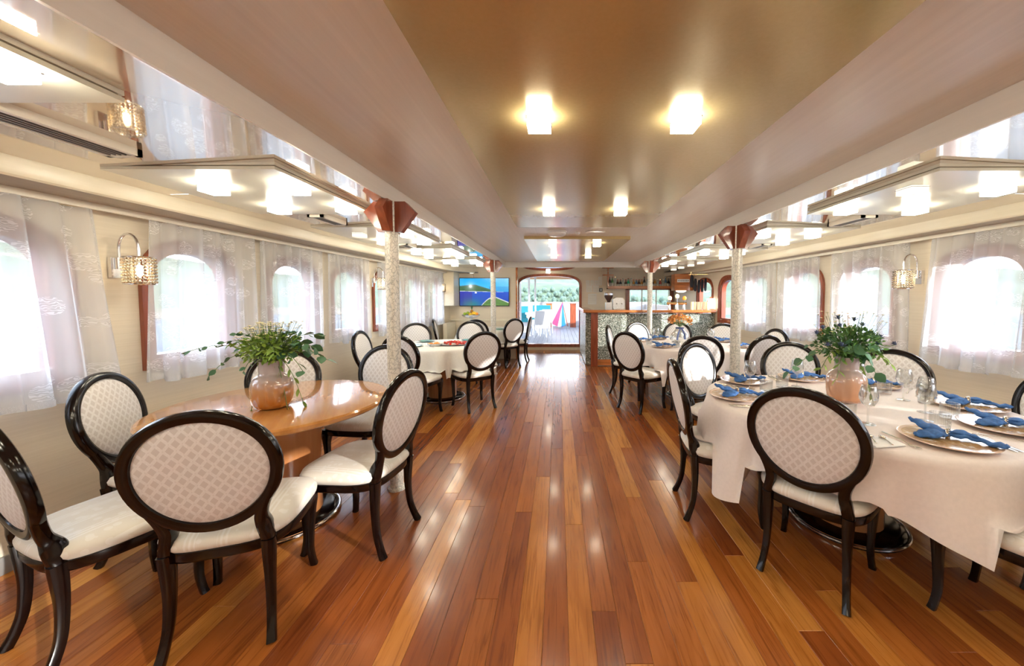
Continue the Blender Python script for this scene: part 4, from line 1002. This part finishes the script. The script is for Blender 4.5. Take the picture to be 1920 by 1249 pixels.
# television: the picture on the screen is flat, coloured per vertex
TX0, TX1, TZ0, TZ1 = -2.235, -1.11, 1.205, 1.845
t = thing('television', 'flat television showing a blue bay with green islands', 'television', ((TX0+TX1)/2, YT-.055, (TZ0+TZ1)/2)); hw, hh = (TX1-TX0)/2, (TZ1-TZ0)/2
MB().box(-hw, hw, 0, .035, -hh, hh).build('casing', 'black', t, False); MB().box(-.2, .2, .035, .054, -.15, .15).build('wall_mount', 'black', t, False)
NX, NZ = 200, 112; vs, cs = [], []
for j in range(NZ+1):
    for i in range(NX+1):
        u, v = i/NX, j/NZ; vs.append(((u*2-1)*(hw-.012), -.002, (v*2-1)*(hh-.014)))
        nz = noise.noise((u*9, v*16, 0))*.5+noise.noise((u*30, v*50, 1))*.3
        if v > .50+.04*(1-u):
            c = (.0+.15*(1-v), .38+.25*(1-v)*1.6, .85)
            ridge = .74+.05*math.exp(-((u-.28)/.2)**2)-.02 if u < .32 else .77-.30*(u-.32)/.55
            ridge = max(ridge, 0)
            if v < ridge and u < .88 and v > .535-.03*u: c = (.05+.05*nz, .14+.08*nz, .06) if v < ridge-.03 else (.08, .17, .2)
            elif u > .6 and v < .70: c = (.02, .35, .75)
            d = math.hypot((u-.22)*1.78, v-.71); g_ = math.exp(-(d/.05)**2)+.25*math.exp(-(d/.14)**2); c = tuple(min(1.2, x+g_) for x in c)
        else:
            c = (.005, .05+.06*v, .42+.3*v) if u > .25 else (.03, .04, .3+.2*v)
            gg = math.exp(-((u-.25)/.2)**2-((v-.02)/.2)**2); c = (c[0], c[1]+.14*gg, c[2]*(1-.7*gg)+.10*gg)
            if abs(v-(.535-.03*u)) < .012 and u < .9: c = (.75, .85, .9)
            bd = .30-.9*((u-.72)/.55)**2*1.4 if u < .72 else .30-.75*(u-.72)
            if u > .38 and v < bd: c = (.10+.08*nz, .22+.14*nz, .05)
            elif u > .36 and v < bd+.035: c = (.7, .7, .68)
            if abs(u-.325) < .02*(1 if v < .50 else .25) and .455 < v < .56: c = (.9, .95, 1)
        cs.append((*[max(0, x) for x in c], 1))
fs = [(j*(NX+1)+i, j*(NX+1)+i+1, (j+1)*(NX+1)+i+1, (j+1)*(NX+1)+i) for j in range(NZ) for i in range(NX)]
m, n, b = mk('television_picture'); at_ = N(n, 'ShaderNodeAttribute', attribute_name='Col'); b.inputs['Base Color'].default_value = (.01, .01, .01, 1); b.inputs['Roughness'].default_value = .15
n.links.new(at_.outputs['Color'], b.inputs['Emission Color']); b.inputs['Emission Strength'].default_value = .34
m_ = MB(); m_.add(vs, fs); me = m_.mesh('screen', m, False); ca = me.color_attributes.new('Col', 'FLOAT_COLOR', 'POINT'); ca.data.foreach_set('color', [x for c in cs for x in c]); put('screen', me, t)
t = thing('media_box', 'small dark media box on a bracket above the television', 'media box', (-1.93, YT-.06, 1.965)); MB().box(-.12, .12, -.03, .03, -.02, .01).build('box_body', 'greyplastic', t, False); MB().box(-.05, .03, -.05, -.03, -.03, .05).build('lit_cube', 'lampoff', t, False)
MB().box(-.02, .02, .02, .059, -.01, .01).build('bracket', 'chrome', t, False); MB().tube([(.0, .02, -.02), (.01, .05, -.06), (.02, .055, -.13)], .003, 6).build('cable', 'black', t)
# wall cabinet left of the television, with a lamp on its front
t = thing('wall_cabinet', 'cream wall cabinet hanging left of the television', 'cabinet', (-2.36, 8.02, 1.22)); MB().box(-.2, .12, -.22, .22, 0, .8).build('carcass', 'cornice', t, False); MB().box(-.195, .115, -.24, -.222, .005, .73).build('door', 'cornice', t, False)
sconce('crystal wall lamp on the cream cabinet left of the television', (-2.44, 7.779, 1.60), PI)
struct(MB().box(-2.5, -.97, YT-.03, YT, .87, .91).build('trim_10', 'cornice', smooth=False), 'cream dado ledge below the television')
t = thing('bench', 'cream upholstered corner bench at the end of the left wall', 'bench', (-2.18, 7.87, 0)); MB().box(-.22, .25, -.32, .3, 0, .40).build('base', 'cornice', t, False); MB().box(-.22, .25, -.34, .3, .401, .47).build('seat', 'fabseat', t, False); MB().box(-.22, -.14, -.34, .3, .471, .86).build('backrest', 'cornice', t, False)
# notices
for i, (x, z, w_, h_, lb) in enumerate([(.78, 1.79, .09, .13, 'framed notice beside the door arch, upper left of the cluster'), (.90, 1.79, .09, .13, 'framed notice second from the door in the upper row'), (1.01, 1.79, .09, .12, 'framed notice third from the door in the upper row'),
                                        (1.11, 1.84, .09, .22, 'tall white switch box at the right of the notices'), (.82, 1.63, .15, .17, 'framed notice at the left of the lower row'), (1.0, 1.63, .15, .17, 'framed notice at the right of the lower row'), (.90, 1.36, .22, .28, 'large notice sheet low beside the door arch')]):
    t = thing('wall_notice', lb, 'notice', (x, YW, z)); MB().box(-w_/2, w_/2, -.012, 0, -h_/2, h_/2).build('backing', 'white', t, False); MB().box(-w_/2+.012, w_/2-.012, -.0135, -.012, -h_/2+.012, h_/2-.012).build('sheet', 'paper', t, False)
t = thing('black_switch', 'small black switch below the tall switch box', 'switch', (1.13, YW, 1.60)); MB().box(-.04, .04, -.02, 0, -.05, .05).build('plate', 'black', t, False); MB().box(-.012, .012, -.026, -.02, -.03, .03).build('rocker', 'white', t, False)

# ------------------------------------------------------------------ bar
BY = 7.35
t = thing('bar_counter', 'bar counter clad in silver mosaic with a wooden top', 'bar', (0, BY, 0))
bm = MB().box(.80, XR(7.4)-.02, 0, .10, .14, 1.075).build('front_panel', 'mosaic', t, False)
MB().box(.80, XR(7.4)-.02, -.012, .10, .02, .14).build('plinth', 'orangewood', t, False)
MB().box(.66, .80, -.02, .12, 0, 1.09).build('corner_post', 'redwood', t, False)
MB().box(.56, .66, .10, 2.0, .02, 1.08).build('side_panel', 'mosaic', t, False)
tp = MB(); tp.sweep([(.5, .06, 1.12), (1.2, .06, 1.12), (XR(7.4)-.03, .06, 1.12)], .03, .17, (0, 0, 1), 12, False, 6); tp.sweep([(.62, .2, 1.12), (.62, 2.0, 1.12)], .0295, .12, (0, 0, 1), 12, False, 6); tp.build('top', 'orangewood', t, angle=60)
ZB = 1.151
t = thing('coffee_grinder', 'steel coffee grinder with a dark hopper on the bar', 'coffee grinder', (1.03, 7.45, ZB))
MB().box(-.06, .06, -.07, .07, 0, .15).build('body', 'steel', t, False); MB().lathe([(.03, .15), (.035, .18), (.085, .26), (.088, .3), (.0, .3)], seg=24).build('hopper', 'coffee', t); MB().lathe([(.09, .3), (.092, .335), (.08, .35), (0, .35)], seg=24).build('hopper_lid', 'chrome', t)
t = thing('espresso_machine', 'silver domed espresso machine next to the grinder', 'coffee machine', (1.23, 7.46, ZB))
MB().prism([(-.12, 0), (.12, 0), (.12, .18), (.08, .24), (-.06, .25), (-.12, .22)], -.08, .08, 1).build('body', 'steel', t, False); MB().box(-.11, .11, -.14, -.08, 0, .03).build('drip_tray', 'chrome', t, False)
for s_ in (-1, 1): MB().tube([(s_*.05, -.085, .13), (s_*.05, -.15, .12)], .008, 8).build('portafilter', 'black', t)
t = thing('beer_tap_tower', 'brass beer tap tower with three round glowing badges', 'beer tap', (2.43, 7.45, ZB))
MB().tube([(-.20, 0, .13), (.20, 0, .13)], .028, 14).build('crossbar', 'brass', t)
for x in (-.15, .15): MB().lathe([(.03, 0), (.022, .02), (.022, .12)], (x, 0, 0), 14).build('column', 'chrome', t)
MB().lathe([(.04, 0), (.03, .02), (.03, .14)], (0, 0, 0), 14).build('column', 'chrome', t)
for x, z, mt in ((-.15, .235, 'globe'), (0, .275, 'globe'), (.15, .235, 'orange')):
    MB().tube([(x, -.01, .15), (x, -.02, z-.03)], .014, 8).build('tap_handle', 'chrome', t); MB().blob((x, -.02, z), (.042, .014, .046), 18, 10).build('badge', mt, t)
for i in range(6):
    tag(MB().lathe([(.0, 0), (.025, 0), (.03, .16), (.027, .16), (.023, .01), (0, .01)], seg=18).build('tall_glass', 'creamglow', None, True, (2.74+.062*i, 7.43+.02*(i % 2), ZB)), 'tall pale glass on the bar, %s from the taps' % nth[i].replace('nearest', 'first'), 'glass', 'tall glasses on the bar')
t = thing('table_lamp', 'white square table lamp at the right end of the bar', 'lamp', (3.16, 7.45, ZB)); MB().box(-.09, .09, -.06, .06, .02, .23).build('shade', 'shadelit', t, False); MB().box(-.06, .06, -.04, .04, 0, .02).build('base', 'orangewood', t, False)
MB().sweep([(-.14, 0, .0), (-.13, 0, .09), (-.10, 0, .18), (-.04, 0, .25), (.02, 0, .265)], .006, .01, (0, 1, 0), 8).build('curved_arm', 'orangewood', t)
# bottle shelf
t = thing('bottle_shelf', 'hanging wooden shelf full of bottles behind the bar', 'shelf', (2.12, 9.42, 1.645)); MB().box(-.86, .86, -.1, .1, -.02, 0).build('shelf_board', 'orangewood', t, False); MB().box(-.86, .86, -.105, -.095, .0, .05).build('front_rail', 'orangewood', t, False)
for x in (-.86, .83): MB().box(x, x+.03, -.1, .1, -.02, .42).build('side_post', 'orangewood', t, False)
MB().box(-.98, -.7, -.06, .06, .32, .345).build('cross_cap', 'orangewood', t, False)
bmats = ['blackb', 'greenb', 'clearb', 'brownb', 'blackb', 'clearb', 'brownb', 'emerald', 'clearb', 'amberb', 'blueb', 'brownb', 'amberb', 'blackb', 'clearb', 'redb', 'brownb', 'amberb', 'clearb', 'redb', 'clearb', 'blueb', 'blackb', 'clearb', 'brownb', 'amberb']
bcol = dict(blackb='black', greenb='green', clearb='pale glass', brownb='dark brown', emerald='emerald', amberb='amber', blueb='blue', redb='red')
bmesh_ = {}
def bottle_mesh(mt, kind):
    if (mt, kind) in bmesh_: return bmesh_[(mt, kind)]
    r, h = ((.032, .29), (.037, .25), (.034, .22))[kind]; m_ = MB().lathe([(0, 0), (r, .003), (r, h*.58), (r*.75, h*.68), (.012, h*.78), (.012, h*.97), (.014, h*.975), (.014, h), (0, h)], seg=16).mesh('body', mt)
    l_ = MB(); l_.open = True; l_.lathe([(r+.0008, h*.18), (r+.0008, h*.46)], seg=16); k_ = MB().lathe([(.0155, h*.93), (.0155, h*1.02), (0, h*1.02)], seg=12)
    bmesh_[(mt, kind)] = (m_, l_.mesh('paper_label', 'label'), k_.mesh('cap', random.choice(['redb', 'blackb', 'brass']))); return bmesh_[(mt, kind)]
ordn = ['first', 'second', 'third', 'fourth', 'fifth', 'sixth', 'seventh', 'eighth', 'ninth', 'tenth', 'eleventh', 'twelfth', 'thirteenth', 'fourteenth', 'fifteenth', 'sixteenth', 'seventeenth', 'eighteenth', 'nineteenth', 'twentieth', 'twenty-first', 'twenty-second', 'twenty-third']
for i in range(23):
    mt = bmats[i]; kind = 0 if i < 3 or i in (13, 21) else random.choice([1, 2, 2]); a_, l_, c_ = bottle_mesh(mt, kind)
    t = thing('bottle', '%s bottle, %s from the left on the bar shelf' % (bcol[mt], ordn[i]), 'bottle', (1.33+i*.069, 9.42+.02*(i % 2), 1.6455), 0, 'bottles on the bar shelf'); bd_ = put('body', a_, t); put('paper_label', l_, bd_); put('cap', c_, bd_)
t = thing('radio', 'black radio box at the right end of the bottle shelf', 'radio', (3.00, 9.3, 1.66)); MB().box(-.08, .08, -.08, .08, 0, .2).build('case', 'black', t, False); MB().box(-.05, .05, -.085, -.08, .05, .15).build('speaker_face', 'greyplastic', t, False); MB().box(-.07, .07, -.084, -.08, .165, .185).build('display', 'blueb', t, False)
t = thing('wall_cupboard', 'orange wood cupboard with a strip of switches right of the bottles', 'cupboard', (2.80, 8.45, 1.56)); MB().box(-.14, .28, -.12, .12, 0, .38).build('carcass', 'orangewood', t, False); MB().box(-.08, .2, -.125, -.12, .19, .26).build('switch_strip', 'white', t, False)
for i in range(7): MB().box(-.065+i*.037, -.043+i*.037, -.129, -.125, .21, .24).build('switch', 'greyplastic', t, False)
MB().blob((.05, 0, 0), (.12, .1, .045), 16, 8).build('under_lamp', 'shadelit', t)
strip_m = MB().sweep([(0, 0, .0), (0, 0, -.06), (0, .005, -.2), (0, 0, -.25), (0, 0, -.27)], .006, [.02, .036, .036, .028, .004], (1, 0, 0), 10).mesh('cloth_strip', 'darkcloth')
for i, (x, y, z) in enumerate([(2.83, 7.72, 1.88), (2.90, 7.7, 1.80), (2.97, 7.68, 1.77), (3.03, 7.66, 1.78), (3.09, 7.64, 1.8)]):
    o = put('cloth_strip', strip_m, None, (x, y, z), PI/2+.1*i); tag(o, 'dark striped cloth strip hanging before the arched bar window, %s from the left' % ordn[i], 'hanging strip', 'dark strips hanging by the bar window')
t = thing('hanging_rod', 'thin rod carrying the dark cloth strips by the bar window', 'rod', (2.96, 7.68, 1.885)); MB().tube([(-.2, .06, 0), (.18, -.05, 0)], .006, 8).build('bar', 'brass', t)
for x, y in ((-.15, .04), (.14, -.04)): MB().tube([(x, y, 0), (x, y, .06)], .003, 6).build('hook', 'brass', t)

# ------------------------------------------------------------------ outside: deck, rail, furniture, sea, hills, trees
dk = struct(MB().box(-4.2, 4.2, YW+.12, 17.2, -.1, .035).build('deck_floor', 'gap', smooth=False), 'bleached aft deck beyond the doorway')
dkm = plank_mesh(7.3, .135, .02, 'deck')
for i in range(30): put('plank', dkm, dk, (-2.1+i*.14, YW+.15+3.7, .056))
t = thing('bulwark', 'white bulwark around the stern', 'bulwark', (0, 17.1, 0)); MB().box(-4.2, 4.2, 0, .1, .05, 1.15).build('stern_panel', 'outwhite', t, False)
MB().box(-4.2, -4.1, -7.2, 0, .05, 1.1).build('side_panel', 'outwhite', t, False); MB().box(4.1, 4.2, -7.2, 0, .05, 1.1).build('side_panel', 'outwhite', t, False); MB().box(-4.2, 4.2, -.03, .13, 1.15, 1.19).build('cap_rail', 'outwhite', t, False)
t = thing('awning', 'pale canvas awning over the aft deck', 'awning', (0, 13.4, 2.55)); MB().box(-4, 4, -3.4, 3.6, 0, .03).build('canvas', 'awning', t, False)
for i in range(4): MB().tube([(-4, -3+i*2.1, -.03), (4, -3+i*2.1, -.03)], .03, 8).build('crossbar', 'outwhite', t)
MB().box(-4, 4, 3.55, 3.6, -.3, 0).build('valance', 'awning', t, False)
for x, y in ((-1.16, 11.0), (-1.02, 12.6), (-.95, 14.9), (1.9, 15.5)):
    t = thing('awning_post', 'white awning post on the deck, %s' % {-1.16: 'nearest the doorway', -1.02: 'second from the doorway', -.95: 'third from the doorway', 1.9: 'at the right of the deck'}[x], 'post', (x, y, 0)); MB().lathe([(.07, .056), (.07, .07), (.038, .08), (.038, 2.5)], seg=14).build('shaft', 'outwhite', t); MB().lathe([(.07, 2.48), (.07, 2.545)], seg=14).build('top_cap', 'steel', t)
for i, (x, y) in enumerate(((-1.55, 14.2), (-.75, 16.0))):
    t = thing('deck_lounger', 'turquoise cushioned seat on the deck, %s' % ('left one' if i == 0 else 'right one'), 'lounger', (x, y, .056)); MB().box(-.4, .4, -.25, .3, 0, .4).build('base', 'outwhite', t, False); MB().box(-.4, .4, -.3, .3, .4, .52).build('seat_cushion', 'turq', t, False); MB().box(-.4, .4, .2, .34, .52, 1.0).build('back_cushion', 'turq', t, False)
def deck_chair(x, y, rz, label):
    t = thing('deck_chair', label, 'chair', (x, y, .056), rz, 'white chairs on the aft deck'); MB().box(-.22, .22, -.22, .22, .42, .45).build('seat', 'outwhite', t, False)
    MB().sweep([(0, -.22, .45), (0, -.27, .7), (0, -.3, .9)], .21, .012, (1, 0, 0), 8).build('backrest', 'outwhite', t)
    for a in (-.2, .2):
        for c in (-.2, .2): MB().tube([(a, c, .43), (a*1.15, c*1.2, .0)], .016, 8).build('leg', 'outwhite', t)
deck_chair(-.72, 12.3, .5, 'white deck chair nearest the doorway'); deck_chair(-.62, 13.0, .5, 'white deck chair behind the nearest one'); deck_chair(-.52, 13.7, .4, 'white deck chair third from the doorway')
t = thing('deck_table', 'white topped table with an orange edge on the deck', 'table', (-.75, 14.6, .056)); MB().box(-.55, .45, -.4, .4, .68, .76).build('tabletop', 'outwhite', t, False); MB().box(-.5, .4, -.41, -.40, .56, .68).build('apron', 'awning', t, False)
for a in (-.45, .36):
    for c in (-.33, .33): MB().box(a-.03, a+.03, c-.03, c+.03, 0, .68).build('leg', 'steel', t, False)
for x, lb, mt in ((-.42, 'orange varnished gate post left of the flag', 'orangewood'), (.66, 'red gate post right of the flag', 'redwood')):
    t = thing('gate_post', lb, 'post', (x, 16.4, .056)); MB().box(-.13, .13, -.06, .06, 0, 1.05).build('board', mt, t, False); MB().box(-.15, .15, -.08, .08, 1.05, 1.08).build('cap', 'redwood', t, False)
t = thing('flag', 'pink red white and blue flag leaning on its staff at the stern', 'flag', (.12, 16.2, .056)); MB().tube([(.30, 0, .05), (.06, 0, 1.15)], .018, 8).build('staff', 'redwood', t)
m, n, b = mk('flag_pink'); b.inputs['Base Color'].default_value = (.8, .05, .16, 1); M['fp'] = m; m, n, b = mk('flag_blue'); b.inputs['Base Color'].default_value = (.02, .2, .6, 1); M['fb'] = m
def fband(x0, x1, z0, z1, mat, yy):
    q = MB(); k = 8; A = []; B = []
    for i in range(k+1):
        f = i/k; A.append((.05+(x0-.05)*f, yy+.02*math.sin(f*6), 1.12+(z0-1.12)*f)); B.append((.07+(x1-.07)*f, yy+.02*math.sin(f*6), 1.10+(z1-1.10)*f))
    q.strip([A, B], False); A2 = [(p[0], p[1]+.004, p[2]) for p in A]; B2 = [(p[0], p[1]+.004, p[2]) for p in B]; q.strip([B2, A2], False); q.build('flag_band', mat, t, angle=180)
fband(-.42, -.16, .18, .05, 'fp', -.03); fband(-.16, .02, .05, .0, 'outwhite', -.025); fband(.02, .2, .02, .1, 'fb', -.03)

struct(MB().box(-600, 600, -500, 900, -2.6, -2.5).build('sea_surface', 'water', smooth=False), 'calm pale blue sea')
def hill(name, f, n_, label, mat='hill'):
    q = MB(); rows_ = 10; grid = []
    for j in range(rows_+1):
        r_ = []
        for i in range(n_+1):
            p = f(i/n_, j/rows_); r_.append(p)
        grid.append(r_)
    q.strip(grid, False); return struct(q.build(name, mat, angle=180), label)
hf = lambda s, t_: t_**.8*(14+5*noise.noise((s*7, t_, .3))+3*noise.noise((s*30, t_*3, 1)))
hill('hill_left', lambda s, t_: (-75-70*t_, -120+300*s, -1.2+hf(s, t_)*1.1), 90, 'wooded hillside seen through the left windows')
hill('shore_left', lambda s, t_: (-72-4*t_, -120+300*s, -2.6+1.8*t_), 60, 'pale shore below the left hillside', 'shore')
hill('hill_right', lambda s, t_: (210+120*t_, 250-420*s, -2+hf(s+5, t_)*1.1), 60, 'low wooded hillside beyond the right windows')
hill('hill_stern', lambda s, t_: (170-340*s, 85+50*t_, -2+hf(s+9, t_)*.85), 90, 'wooded hillside beyond the stern')
hill('shore_stern', lambda s, t_: (170-340*s, 82+4*t_, -2.6+1.6*t_), 60, 'pale shore beyond the stern', 'shore')
rnd = random.Random(21)
cm_ = []
for v_ in range(4):
    q = MB()
    for k_ in range(7):
        q.blob((rnd.uniform(-1.2, 1.2), rnd.uniform(-1, 1), 2.6+rnd.uniform(-.8, 1.4)), (rnd.uniform(.9, 1.5),)*3, 9, 7, .35)
    cm_.append(q.mesh('crown', 'crown', True, 180))
tk = MB().lathe([(.25, 0), (.15, 2.4)], seg=8).mesh('trunk', 'trunk')
k_ = 0
for row, (y0, z0, ns, x0, dx) in enumerate(((86, -2.3, 9, -12, 2.3), (91, -.9, 9, -12.8, 2.35), (96, .3, 9, -12.4, 2.4), (101, 1.5, 9, -14, 2.5), (86, -2.3, 6, 16, 2.3), (91, -.9, 6, 16.5, 2.4))):
    for i in range(ns):
        s_ = rnd.uniform(.38, .45); where = 'through the doorway' if row < 4 else 'in the bar window'
        t = thing('tree', 'far tree %s, %s row, %s from the left' % (where, ['lowest', 'second', 'third', 'top', 'lower', 'upper'][row], ordn[i]), 'tree', (x0+i*dx+rnd.uniform(-.06, .06), y0+rnd.uniform(-.3, .3), z0), rnd.uniform(0, 6), 'trees on the far shore')
        t.scale = (s_, s_, s_*1.25); put('crown', cm_[k_ % 4], t); put('trunk', tk, t); k_ += 1
